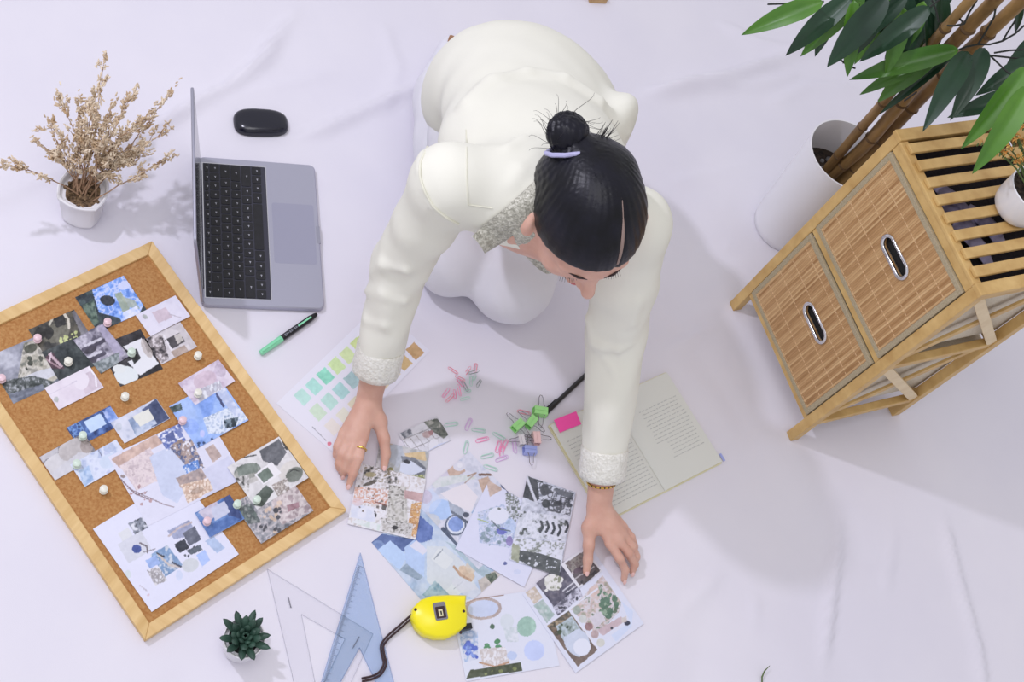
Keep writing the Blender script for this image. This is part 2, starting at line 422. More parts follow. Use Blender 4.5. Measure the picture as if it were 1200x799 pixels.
for d, n, ws in ROWS:
    tot = sum(ws); y = 1.45
    for wk in ws:
        wd = wk/tot*27.5
        b = MB(); b.rbox(lp(kx+d/2, y+wd/2, 1.38), (d-.28, wd-.28, .1), .16, ax=LAX, seg=2, mi=0)
        c = lp(kx+d/2+.12, y+wd/2-.1, 1.435)
        if wk < 3: b.box(c, (.3, .1, .004), LAX, 1); b.box(c+lx*.02+ly*.18, (.1, .26, .004), LAX, 1)
        k = obj('key', b, [M['key'], M['legend']], lap)
        y += wd
    kx += d-.02
b = MB(); b.rbox(lp(16.6, 15.2, 1.322), (7.6, 12.6, .02), .5, ax=LAX); obj('trackpad', b, M['trackpad'], lap)
b = MB(); b.prism([(20.6,13.4),(21.3,13.4),(21.3,17),(20.6,17)], 1.0, 1.34, o=LAP_O, ax=LAX); obj('thumb_notch', b, M['silver_dark'], lap)
th = math.radians(99); sd = lx*math.cos(th)+lz*math.sin(th); sn = np.cross(ly, sd)
SAX = np.array([sd, ly, sn]); SO = lp(.15, 15.2, 1.0)
b = MB(); b.rbox(SO+sd*10.6, (21.2, 30.4, .5), 1.1, ax=SAX, bev=.12, seg=6); ld_ = obj('lid', b, M['silver_dark'], lap)
b = MB(); b.rbox(SO+sd*10.9-sn*.262 if (sn@lx) < 0 else SO+sd*10.9+sn*.262, (19.2, 29.0, .02), .4, ax=SAX); obj('screen', b, M['screen'], ld_)
b = MB(); b.tube([lp(.1,3,1.15), lp(.1,27.4,1.15)], .42, 10); obj('hinge', b, M['black'], lap)

# ------------------------------------------------------------------ mouse
def build_mouse():
    c = un(305.5, 146, 0); A = un(275, 145, 0); Bp = un(337, 147, 0); ax = vn(Bp-A); ay = np.cross([0,0,1.], ax)
    t = thing('computer_mouse', 'glossy black wireless mouse on the cloth above the laptop', 'mouse', c)
    n, m = 40, 24; V = []
    def half(z): return 1
    for lev in range(9):
        f = lev/8; z = .25+1.75*math.sin(f*PI/2)**.8; k = math.cos(f*PI/2)**.45 if f < 1 else .02
        for j in range(n):
            an = 2*PI*j/n; ca, sa = math.cos(an), math.sin(an); p = 3.2
            r = 1/((abs(ca)**p+abs(sa)**p)**(1/p))
            x = 5.1*r*ca*k; y = 2.9*r*sa*k*(1-.05*math.cos(an))
            zz = .25+(z-.25)*(1-.13*(x/5.1)**2)*(1-.0*x)
            V.append(c+ax*x+ay*y+np.array([0,0,zz]))
    F = [(l*n+j, l*n+(j+1)%n, (l+1)*n+(j+1)%n, (l+1)*n+j) for l in range(8) for j in range(n)]+[tuple(range(n))[::-1], tuple(range(8*n, 9*n))]
    b = MB(); b.add(V, F); obj('shell', b, M['mouse'], t, ang=60)
    b = MB(); b.rbox(c+np.array([0,0,.16]), (9.6, 5.2, .28), 2.2, ax=np.array([ax, ay, [0,0,1.]]), seg=8); obj('sole', b, M['mouse_base'], t)
    b = MB(); b.tube([c+ay*2.95+ax*-1.6+[0,0,.75], c+ay*2.98+ax*-.9+[0,0,.85], c+ay*2.95+ax*-.2+[0,0,.75]], .12, 6); obj('switch', b, M['silver'], t)
build_mouse()

# ------------------------------------------------------------------ dried flowers in a white pot
def build_dry():
    c = un(96, 250, 0)
    t = thing('dried_flower_plant', 'beige dried flower twigs in a small white pot left of the laptop', 'plant', c)
    a = math.radians(20); ax = np.array([[math.cos(a), math.sin(a), 0], [-math.sin(a), math.cos(a), 0], [0,0,1.]])
    b = MB(); b.lathe(c, [(2.6,0),(3.0,.15),(3.25,1.2),(3.75,6.8),(4.0,7.2),(4.05,7.7),(3.85,7.9),(3.6,7.75),(3.5,7.0),(3.4,6.6)], 48, ax=ax, sq=.3)
    obj('pot', b, M['ceramic'], t, ang=50)
    b = MB(); b.lathe(c+np.array([0,0,6.3]), [(3.5,-.3),(3.45,0),(2.6,.35),(1.2,.5),(.01,.55)], 30, ax=ax, sq=.3)
    for i in range(60):
        p = c+np.array([RNG.normal(0,1.4), RNG.normal(0,1.4), 6.7+RNG.random()*.5]); b.sphere(p, .2+.25*RNG.random(), nu=6, nv=4)
    obj('moss', b, M['moss'], t)
    tips = [(120,84,19),(112,110,20),(93,125,20),(196,114,20),(60,150,16),(12,195,15),(75,122,19),(150,120,21),(170,140,19),(185,160,17),(155,150,21),
            (192,188,15),(110,135,22),(130,128,22),(140,165,18),(95,150,20),(120,155,21),(160,170,17),(75,165,17),(148,190,13),(130,195,12),(168,182,14),(100,165,19),(50,170,16),(134,146,22),(122,186,14)]
    bl = MB(); nb = 0
    for u, v, z in tips:
        e = un(u, v, z+c[2]); s = c+np.array([RNG.normal(0,.9), RNG.normal(0,.9), 6.4])
        m = (s+e)/2+np.array([RNG.normal(0,.6), RNG.normal(0,.6), 2.2]); ts = np.linspace(0,1,9)[:,None]
        P = (1-ts)**2*s+2*ts*(1-ts)*m+ts**2*e; P[1:-1] += RNG.normal(0,.12,(7,3))
        b = MB(); b.tube(P, np.linspace(.13,.05,9), 5)
        for k in range(8):                                             # side sprigs
            i = RNG.integers(3, 9); q = P[i if i < 9 else 8]; d = vn(P[min(i,8)]-P[i-1]+RNG.normal(0,.75,3)); ln = 1.2+2.4*RNG.random()
            Q = np.array([q+d*ln*w_+np.array([0,0,.3*w_*w_]) for w_ in (0,.5,1)]); b.tube(Q, [.06,.045,.03], 4)
            for h in range(13):
                p = Q[0]+(Q[2]-Q[0])*(.25+.8*RNG.random())+RNG.normal(0,.2,3); dd = vn(d+RNG.normal(0,.8,3)); s_ = .28+.34*RNG.random()
                x_ = vn(np.cross(dd, RNG.normal(0,1,3))); bl.sphere(p, (.15, .17, s_), ax=np.array([x_, np.cross(dd, x_), dd]), nu=5, nv=3); nb += 1
        for h in range(20):
            p = P[4]+(P[8]-P[4])*(h/13)**.8+RNG.normal(0,.22,3); dd = vn((P[8]-P[5])+RNG.normal(0,3,3)*.5); s_ = .25+.25*RNG.random()
            x_ = vn(np.cross(dd, RNG.normal(0,1,3))); bl.sphere(p, (.15, .16, s_), ax=np.array([x_, np.cross(dd, x_), dd]), nu=5, nv=3)
        obj('twig', b, M['twig'], t)
    o = obj('dry_blossom', bl, M['dry'], t); o['kind'] = 'stuff'
build_dry()

# ------------------------------------------------------------------ succulent
def build_succ():
    c = un(281, 757, 0)
    t = thing('potted_succulent', 'dark green spiky succulent in a tiny white pot below the corkboard', 'plant', c)
    b = MB(); b.lathe(c, [(2.2,0),(2.5,.12),(2.75,.8),(3.1,4.9),(3.15,5.1),(3.0,5.2),(2.85,5.0),(2.8,4.5)], 40); obj('pot', b, M['ceramic'], t, ang=50)
    b = MB(); b.lathe(c+[0,0,4.3], [(2.8,-.2),(2.78,.1),(1.4,.4),(.01,.5)], 26); obj('soil', b, M['dark_hole'], t)
    top = c+np.array([0,0,4.9])
    for ring, (n, ln, tilt, wd, off) in enumerate(((10,3.9,22,.62,.1),(9,3.1,42,.66,.4),(7,2.3,60,.6,.2),(5,1.5,75,.45,.5))):
        for k in range(n):
            a = 2*PI*(k+off)/n+RNG.normal(0,.08); el = math.radians(tilt+RNG.normal(0,5)); l = ln*(.9+.2*RNG.random())
            d = np.array([math.cos(a)*math.cos(el), math.sin(a)*math.cos(el), math.sin(el)]); sd_ = np.array([-math.sin(a), math.cos(a), 0]); up = np.cross(d, sd_)
            if up[2] < 0: up = -up
            s0 = top+np.array([math.cos(a), math.sin(a), 0])*.35+np.array([0,0,.15*ring])
            ts = np.linspace(0,1,9); P = [s0+d*l*q+up*(.35*q*q) for q in ts]; w_ = [wd*(.45+1.0*q)*(1-q**3.2)**.8+.03 for q in ts]
            b = MB(); b.tube(P, w_, 8, flat=(up, .55)); obj('leaf', b, M['succ'], t, ang=70)
build_succ()

# ------------------------------------------------------------------ corkboard
BO = np.array([-19.252, 46.119, 0]); BA = 1.21961232; BW, BH = 37.618, 58.138
bx = np.array([math.cos(BA), math.sin(BA), 0]); by = np.array([-math.sin(BA), math.cos(BA), 0]); BAX = np.array([bx, by, [0,0,1.]])
brd = thing('corkboard', 'large wooden framed corkboard covered with pinned pictures', 'board', BO+bx*BW/2+by*BH/2)
CORK = .75; fw = 1.9
b = MB(); b.box(BO+bx*BW/2+by*BH/2+[0,0,.42], (BW-2*fw+.3, BH-2*fw+.3, .64), BAX); obj('cork_panel', b, M['cork'], brd)
def rail(p0, p1, p2, p3, m):
    """mitred rail with a chamfered inner lip"""
    b = MB(); V = []
    for (x, y), z in ((p0,0),(p1,0),(p2,0),(p3,0),(p0,1.45),(p1,1.45),(p2,1.2),(p3,1.2)): V.append(BO+bx*x+by*y+np.array([0,0,z]))
    b.add(V, [(3,2,1,0),(4,5,6,7),(0,1,5,4),(1,2,6,5),(2,3,7,6),(3,0,4,7)]); obj('frame_rail', b, m, brd, smooth=False, bevel=.12)
rail((0,0),(BW,0),(BW-fw,fw),(fw,fw), M['pine_x']); rail((BW,0),(BW,BH),(BW-fw,BH-fw),(BW-fw,fw), M['pine_y'])
rail((BW,BH),(0,BH),(fw,BH-fw),(BW-fw,BH-fw), M['pine_x']); rail((0,BH),(0,0),(fw,fw),(fw,BH-fw), M['pine_y'])

# push pins: one is built, then copied
PINS = [((44,397),'pin_pink','pale pink push pin at the top of the dark banquet table picture'),
        ((80,424),'pin_white','white push pin on the dark green picture above the blush card'),
        ((2,444),'pin_pink','push pin at the left photo edge on the grey landscape picture'),
        ((126,378),'pin_pink','pale pink push pin between the blue hydrangea picture and the chairs picture'),
        ((154,413),'pin_green','pale green push pin on the black picture with white heart shapes'),
        ((232,417),'pin_white','white push pin alone in bare cork near the right rail above the mauve picture'),
        ((146.5,465),'pin_white','white push pin alone in bare cork above the grey picture with cream card'),
        ((97,511),'pin_green','white push pin below the navy picture with pale card'),
        ((90,544),'pin_green','pale green push pin between the pebble picture and the pale marble picture'),
        ((121.5,574),'pin_white','white push pin alone in bare cork above the large white moodboard sheet'),
        ((232,461),'pin_white','white push pin holding the mauve picture over the blue picture'),
        ((214,493),'pin_pink','pale pink push pin on the bright blue flower picture'),
        ((278,591),'pin_green','pale green push pin at the left corner of the grey street picture'),
        ((301,586),'pin_green','pale green push pin on the sage moodboard next to the dark green card'),
        ((242.5,611),'pin_pink','pale pink push pin on the small navy sea picture with lilac card')]
protos = {}
for (u, v), m, lb in PINS:
    p = un(u, v, 1.6); p[2] = .98
    if m not in protos:
        t = thing('push_pin', lb, 'push pin', p, 'push pins in the corkboard')
        b = MB(); b.lathe(p, [(.62,.25),(.66,.32),(.5,.42),(.38,.6),(.42,.95),(.6,1.12),(.62,1.25),(.5,1.34),(.01,1.38)], 18); obj('head', b, M[m], t, ang=60)
        b = MB(); b.tube([p+[0,0,-.1], p+[0,0,.3]], .06, 6); obj('needle', b, M['wire'], t); protos[m] = t
    else: dup(protos[m], p, RNG.random()*6, lb)

# ------------------------------------------------------------------ marker
def build_marker():
    z = .65; A = un(305, 414, z); Bp = un(371, 368, z); d = vn(Bp-A); L_ = np.linalg.norm(Bp-A); sd_ = np.cross([0,0,1.], d); AX = np.array([sd_, np.cross(d, sd_), d])
    t = thing('marker_pen', 'black marker with mint green cap lying beside the laptop corner', 'marker', (A+Bp)/2*[1,1,0])
    b = MB(); b.lathe(A, [(.2,0),(.46,.12),(.52,.4),(.6,4.6),(.62,4.75),(.55,4.8)], 20, ax=AX); cap = obj('cap', b, M['green_cap'], t)
    b = MB(); b.box(A+d*2.4+AX[1]*.62, (.32, .18, 4.2), AX); obj('pocket_clip', b, M['green_cap'], cap)
    b = MB(); b.lathe(A+d*4.7, [(.5,0),(.54,.1),(.56,1),(.56,L_-6.2),(.45,L_-5.6),(.38,L_-5.0),(.3,L_-4.7)], 20, ax=AX); obj('barrel', b, M['black'], t)
    b = MB()
    for i in range(9): b.box(A+d*(5.6+.36*i)+AX[1]*.553+sd_*(.02 if i % 2 else -.02), (.5-.16*(i % 3), .03, .24), AX)
    obj('printed_label', b, M['label_print'], t)
    b = MB(); b.box(A+d*(L_-2.9)+AX[1]*.5, (.3,.2,3.0), AX); obj('colour_strip', b, M['green_cap'], t)
build_marker()

# ------------------------------------------------------------------ black pen half under the sleeve
def build_pen():
    z = .55; A = un(639, 484, z); Bp = un(690, 436, z); d = vn(Bp-A); L_ = np.linalg.norm(Bp-A); sd_ = np.cross([0,0,1.], d); AX = np.array([sd_, np.cross(d, sd_), d])
    t = thing('black_pen', 'black pen lying under the sleeve above the pink sticky note', 'pen', (A+Bp)/2*[1,1,0])
    b = MB(); b.lathe(A, [(.3,0),(.47,.1),(.5,.4),(.5,3.0),(.44,3.1),(.44,L_+3),(.3,L_+3.4)], 16, ax=AX); obj('barrel', b, M['black'], t)
    b = MB(); b.box(A+d*1.9+AX[0]*.55, (.16, .3, 3.4), AX); obj('pocket_clip', b, M['black'], t)
build_pen()

# ------------------------------------------------------------------ tape measure
def build_tape():
    px = [(482.5,722),(485,711),(493,703),(506,698.5),(525,697.5),(546,698),(545,709),(547,722),(546,733),(537,741),(524,747),(510,747),(497,743),(488,735)]
    z = 2.6; P = np.array([un(u, v, z)[:2] for u, v in px]); c = np.array([*P.mean(0), 0])
    t = thing('tape_measure', 'bright yellow tape measure lying on the picture pile', 'tape measure', c+[0,0,.5])
    b = MB(); b.prism(P, .55, 3.3, bev=.45); obj('case', b, M['yellow'], t, ang=50)
    w_ = un(516, 716, 3.3); ux = vn(un(526,713,3.3)-un(506,716,3.3)); uy = np.cross([0,0,1.], ux); AX = np.array([ux, uy, [0,0,1.]])
    b = MB(); b.rbox(w_+[0,0,.03], (2.1, 2.9, .1), .3, ax=AX); win = obj('window_bezel', b, M['wire'], t)
    b = MB(); b.rbox(w_+[0,0,.075]+uy*-.2, (1.6, 1.9, .06), .1, ax=AX); obj('window_pane', b, M['strap'], win)
    b = MB(); b.box(w_+[0,0,.11]+uy*-.3, (.7,1.1,.03), AX, 0); b.box(w_+[0,0,.13]+uy*-.3+ux*.05, (.25,.6,.02), AX, 1); obj('tape_blade', b, [M['page_edge'], M['black']], win)
    for u, v in ((487,714),(540,741),(543.5,716)): 
        q = un(u, v, 3.3); b = MB(); b.lathe(q+[0,0,-.12], [(.24,0),(.24,.16),(.01,.2)], 10); obj('screw', b, M['strap'], t)
    b = MB(); q = un(545, 735, 1.4); b.box(q, (2.0,.9,1.3), AX); obj('tape_mouth', b, M['black'], t)
    # strap
    pp = [(484,721,1.6),(478,726,.9),(468,735,.7),(455,746,.55),(447,756,.55),(449,768,.55),(452,778,.55),(446,789,.55),(437,794,.5),(424,796.5,.45)]
    b = MB()
    for off in (-.22, .22):
        Q = np.array([un(u, v, z_) for u, v, z_ in pp]); T = np.gradient(Q, axis=0); S = np.cross(T, [0,0,1.]); S /= np.linalg.norm(S, axis=1)[:,None]
        ts = np.linspace(0, len(Q)-1, 46); f = lambda A_: np.stack([np.interp(ts, np.arange(len(Q)), A_[:,k]) for k in range(3)], 1)
        W_ = f(Q+S*off*1.0)
        for _ in range(3): W_[1:-1] = (W_[:-2]+W_[1:-1]*2+W_[2:])/4
        W_[:,2] += .05*math.copysign(1, off); b.tube(W_, .18, 8)
    obj('wrist_strap', b, M['strap'], t)
build_tape()

# ------------------------------------------------------------------ set squares
def build_square(name, label, tri, hole, z0, m, ml, ticks=None, marks=()):
    P = np.array([un(u, v, z0)[:2] for u, v in tri]); Hh = np.array([un(u, v, z0)[:2] for u, v in hole]) if isinstance(hole, list) else P.mean(0)+(P-P.mean(0))*hole
    c = np.array([*P.mean(0), z0]); t = thing(name, label, 'set square', c)
    b = MB(); th_ = .16
    V = [np.array([*q, z0+dz]) for dz in (0, th_) for A in (P, Hh) for q in A]
    F = []
    for i in range(3):
        j = (i+1) % 3
        F += [(6+i,6+j,9+j,9+i),(0+j,0+i,3+i,3+j),(i,j,6+j,6+i),(3+j,3+i,9+i,9+j)]
    b.add(V, F); obj('sheet', b, m, t, smooth=False)
    b = MB()
    for A in (P, Hh):
        for i in range(3): b.tube([np.array([*A[i], z0+th_]), np.array([*A[(i+1)%3], z0+th_])], .07, 5)
    obj('edge', b, ml, t)
    b = MB()
    if ticks:
        a, q = P[ticks[0]], P[ticks[1]]; d = vn(np.append(q-a, 0)); n_ = np.cross([0,0,1.], d); cc = np.append(P.mean(0)-a, 0)
        if n_@cc < 0: n_ = -n_
        L_ = np.linalg.norm(q-a); k = 0; s = 2.2
        while s < L_-2:
            w_ = .9 if k % 10 == 0 else (.65 if k % 5 == 0 else .42)
            if k % 2 == 0: b.box(np.array([*a, z0+th_+.012])+d*s+n_*(.25+w_/2), (.05, w_, .01), np.array([d, n_, [0,0,1.]]))
            s += .1; k += 1
    for (u0,v0),(u1,v1) in marks:
        a, q = un(u0,v0,z0+th_+.012), un(u1,v1,z0+th_+.012); d = vn(q-a); L_ = np.linalg.norm(q-a)
        for i in range(12): b.box(a+d*L_*(i+.5)/12, (L_/20, .12+.14*((i*7) % 3)/2, .01), np.array([d, np.cross([0,0,1.], d), [0,0,1.]]))
    if b.n: obj('printed_scale', b, M['ink_dark'], t)
build_square('set_square', 'clear colourless set square lying left under the blue one', [(313,667),(437,743),(367,897)], [(353,720),(404,749),(372,815)], .05, M['clear_sq'], M['clear_line'], None, [((337.5,699),(341,712))])
# the blue one: apex towards the pictures, its right angle out of the frame
_a = un(422, 648, .3); _d1 = vn(un(376.5, 799, .3)-_a); _d2 = vn(un(461, 799, .3)-_a)
_l = 30.0; _B = _a+_d1*_l; _C = _a+_d2*(_l*(_d1@_d2))
build_square('set_square', 'blue tinted set square with ruler ticks lying over the clear one', [tuple(pj(q)) for q in (_a, _B, _C)],
             [(421,759), tuple(pj(_a+(_B-_a)*.80+(_C-_a)*.12)), tuple(pj(_a+(_B-_a)*.16+(_C-_a)*.70))], .24, M['blue_sq'], M['blue_line'], (0,1), [((413,760),(421,746))])

# ------------------------------------------------------------------ notebook
def build_notebook():
    z = .9; TL, TR, BR, BL = [un(u, v, z) for u, v in ((644,500),(782,434),(847,542),(712,607))]
    ux = vn((TR-TL)+(BR-BL)); uy = np.cross(ux, [0,0,1.]); uy = vn(uy); W_ = (np.linalg.norm(TR-TL)+np.linalg.norm(BR-BL))/2
    if uy@(BL-TL) < 0: uy = -uy
    H_ = (abs((BL-TL)@uy)+abs((BR-TR)@uy))/2; c = (TL+TR+BR+BL)/4*[1,1,0]
    t = thing('notebook', 'open notebook with handwritten cream pages under the left forearm', 'notebook', c)
    AX = np.array([ux, uy, [0,0,1.]])
    b = MB(); b.rbox(c+[0,0,.1], (W_+.5, H_+.5, .16), .4, ax=AX); obj('cover', b, M['cover'], t)
    for sgn in (-1, 1):
        m, n = 24, 3; P = np.zeros((m, n, 3)); x = np.linspace(0, W_/2, m)
        h = .25+.62*(1-np.exp(-x/.7))*(1-.25*(x/(W_/2))**2); h[0] = .3
        for i in range(m):
            for j in range(n): P[i,j] = c+ux*sgn*(x[i]+.02)+uy*((j/(n-1)-.5)*H_)+np.array([0,0,h[i]])
        b = MB(); top = P if sgn > 0 else P[::-1]; b.grid(top)
        # page block sides
        low = P.copy(); low[...,2] = .18
        for j in (0, n-1):
            V = np.concatenate([P[:,j], low[:,j]]); b.add(V, [(i, i+1, m+i+1, m+i) for i in range(m-1)], 1)
        b.add([P[-1,0], P[-1,-1], low[-1,-1], low[-1,0]], [(0,1,2,3)], 1)
        pg = obj('page_block', b, [M['page'], M['page_edge']], t)
        b = MB()                                                       # handwriting
        rows = range(1, 24) if sgn < 0 else range(5, 20)
        for r in rows:
            y = -H_/2+1.2+r*(H_-2.2)/24
            xs = 1.2 if sgn < 0 else (.25*W_/2+ (1.5 if r > 14 else 0)+RNG.random()*.8)
            xe = W_/2-1.0 if sgn < 0 else W_/2-(.9+RNG.random()*.8)
            if sgn < 0 and r < 4: continue
            x_ = xs
            while x_ < xe:
                wl = .35+.9*RNG.random(); k = max(3, int(wl/.12)); pts = []
                for q in range(k+1):
                    xx = min(x_+wl*q/k, xe); hh = .25+.62*(1-math.exp(-((W_/2-xx) if sgn < 0 else xx)/.7))
                    xl = xx if sgn > 0 else W_/2-xx
                    hh = np.interp(xl, x, h)+.008
                    X_ = xx if sgn > 0 else -(W_/2-xx)
                    pts.append(c+ux*X_+uy*(y+(-.1 if q % 2 else .06)*(.5+RNG.random()))+np.array([0,0,hh]))
                b.tube(pts, .022, 3, cap=False); x_ += wl+.22
        obj('handwriting', b, M['ink'], pg)
    b = MB(); p = un(846, 536, .5); b.box(p+ux*.1, (.5, 1.6, .05), AX); obj('index_tab', b, M['clip_blue'], t)
    # sticky note, kept on the left page
    q = [un(u, v, .92)[:2] for u, v in ((649,492),(675,482),(681,497),(656,507))]
    b = MB(); b.prism(q, .95, 1.0); o = obj('sticky_note', b, M['pink_note'], None, smooth=False); setp(o, 'bright pink sticky note on the notebook corner below the black pen', 'sticky note')
build_notebook()

# ------------------------------------------------------------------ binder clips
def binder(u, v, ang, m, label, size=1.0, z=0.05):
    c = un(u, v, .6); c[2] = z
    t = thing('binder_clip', label, 'binder clip', c, 'binder clips beside the pink sticky note')
    a = ang; ux = np.array([math.cos(a), math.sin(a), 0]); uy = np.array([-math.sin(a), math.cos(a), 0]); AX = np.array([ux, uy, [0,0,1.]])
    s = size; w_ = 2.1*s
    pr = [(-.02,1.25),(-.62,1.3),(-.7,.1),(-.56,.02),(.56,.02),(.7,.1),(.62,1.3),(.02,1.25),(.02,1.15),(.5,1.1),(.52,.16),(-.52,.16),(-.5,1.1),(-.02,1.15)]
    pr = [(y*s, zz*s) for y, zz in pr]                                  # triangular spring body lying on its side
    b = MB(); n = len(pr); V = [c+ux*x+uy*(y)+np.array([0,0,zz]) for x in (-w_/2, w_/2) for y, zz in pr]
    F = [(i, (i+1)%n, n+(i+1)%n, n+i) for i in range(n)]+[tuple(range(n)), tuple(range(n, 2*n))[::-1]]
    b.add(V, F); obj('body', b, M[m], t, ang=30)
    for sg in (-1, 1):
        y0 = .66*sg*s; b = MB()
        L_ = 2.2*s; Q = [(-.5,.0),(-.34,.6),(-.3,L_*.75),(-.12,L_),(.12,L_),(.3,L_*.75),(.34,.6),(.5,.0)]
        b.tube([c+ux*(x*s*1.1)+uy*(y0+sg*y*.9)+np.array([0,0,1.25*s-.35*y/L_*s]) for x, y in Q], .07, 6); obj('wire_handle', b, M['wire'], t)
for a in ((606.5,499,1.35,'clip_green','leftmost of the three green binder clips',1.1),(622,495,1.5,'clip_green','middle green binder clip of the three by the pen tip',1.1),
          (632.5,483,.5,'clip_green','green binder clip touching the tip of the black pen',1.2),(628,514,2.2,'clip_pink','pale pink binder clip below the green clips',1.05),
          (620.5,528,.6,'clip_blue','periwinkle blue binder clip nearest the waterfall picture',1.1),(610.5,516,2.3,'clip_white','white binder clip with silver handles left of the pink clip',.9)):
    binder(*a)

# ------------------------------------------------------------------ paper clips
def clip_mesh(m):
    b = MB(); pts = []
    def arc(cx, cy, r, a0, a1, k=7): return [(cx+r*math.cos(a0+(a1-a0)*i/k), cy+r*math.sin(a0+(a1-a0)*i/k)) for i in range(k+1)]
    p = [(-.9,.34)]+arc(.95,0,.34,PI/2,-PI/2)+arc(-1.0,-.06,.28,-PI/2,-PI*1.5)+arc(.75,-.02,.24,PI/2,-PI/2)+[(-.5,-.26)]
    b.tube([np.array([x, y, .1+.02*math.sin(x)]) for x, y in p], .055, 5)
    V = np.concatenate(b.v); return mesh('paper_clip', V, b.f, M[m], None, (0,0,0), True, 60)
CM = {k: clip_mesh(k) for k in ('pc_pink', 'pc_rose', 'pc_green', 'pc_violet', 'pc_grey')}
def pclip(u, v, ang, m, label, group=None, z=.05, tilt=(0,0), s=1.0):
    o = link(bpy.data.objects.new('paper_clip', CM[m])); p = un(u, v, .1+z); o.location = (p[0]*.01, p[1]*.01, z*.01)
    o.rotation_euler = (tilt[0], tilt[1], ang); o.scale = (s,)*3
    setp(o, label, 'paper clip', group)
SCG = 'paper clips scattered over the cloth'
for a in ((614,483,.4,'pc_rose','rose paper clip left of the upper green binder clip'),(565,515,.9,'pc_pink','pink paper clip lying alone left of the magenta cluster'),
          (584,523,1.8,'pc_pink','leftmost pink paper clip of the tight magenta cluster'),(588,528,2.0,'pc_pink','pink paper clip in the middle of the tight magenta cluster'),(591,522,1.7,'pc_pink','rightmost pink paper clip of the tight magenta cluster'),
          (588,537,1.0,'pc_violet','violet paper clip just below the magenta cluster'),(561,504,.5,'pc_green','mint paper clip above the lone pink one'),
          (546,524,1.9,'pc_green','mint paper clip at the left end of the loose clips beside the tree picture'),(571,534,.9,'pc_green','mint paper clip below the lone pink one'),(585,511,.1,'pc_green','mint paper clip above the magenta cluster'),
          (549,497,1.7,'pc_violet','violet paper clip above the left mint clip'),(603,523,2.2,'pc_violet','violet paper clip beside the white binder clip'),(529,497,.8,'pc_green','mint paper clip next to the tree picture corner'),(575,548,.3,'pc_green','mint paper clip nearest to the brown pouch picture')):
    pclip(*a, SCG)
HEAP = [(531,434,'pc_rose'),(548,435,'pc_rose'),(557,431,'pc_rose'),(540,448,'pc_pink'),(523,460,'pc_pink'),(533,462,'pc_pink'),(545,452,'pc_grey'),(552,446,'pc_green'),(556,442,'pc_green'),(548,458,'pc_green'),(561,449,'pc_grey'),(528,466,'pc_rose'),(539,443,'pc_rose'),(545,467,'pc_green'),(555,436,'pc_grey'),(538,457,'pc_pink')]
for k, (u, v, m) in enumerate(HEAP):
    nm = {'pc_rose':'rose','pc_pink':'pink','pc_green':'mint green','pc_grey':'grey'}[m]
    pclip(u, v, RNG.random()*6, m, nm+' paper clip in the tangled heap in the shade before the knees', nm+' paper clips in the tangled heap', .06+.09*k, (RNG.normal(0,.35), RNG.normal(0,.35)), .82)

# ------------------------------------------------------------------ little things at the edges
b = MB(); p = un(698, -3, 0); d = vn(un(712,3)-un(690,2)); AX = np.array([d, np.cross([0,0,1.], d), [0,0,1.]]); b.box(p+[0,0,.7], (4.2, 3.4, 1.4), AX)
o = obj('wood_block', b, M['block'], None, smooth=False, bevel=.12); setp(o, 'small raw wooden block cut off by the top edge of the photo', 'wood block')
b = MB(); Q = [un(u, v, z_) for u, v, z_ in ((893,801,.1),(893,793,.5),(896,786,.8),(902,780,.9))]; b.tube(Q, [.12,.14,.12,.05], 6)
o = obj('leaf_sprig', b, M['flower_stem'], None); setp(o, 'tiny green sprig at the bottom edge on bare cloth', 'sprig')

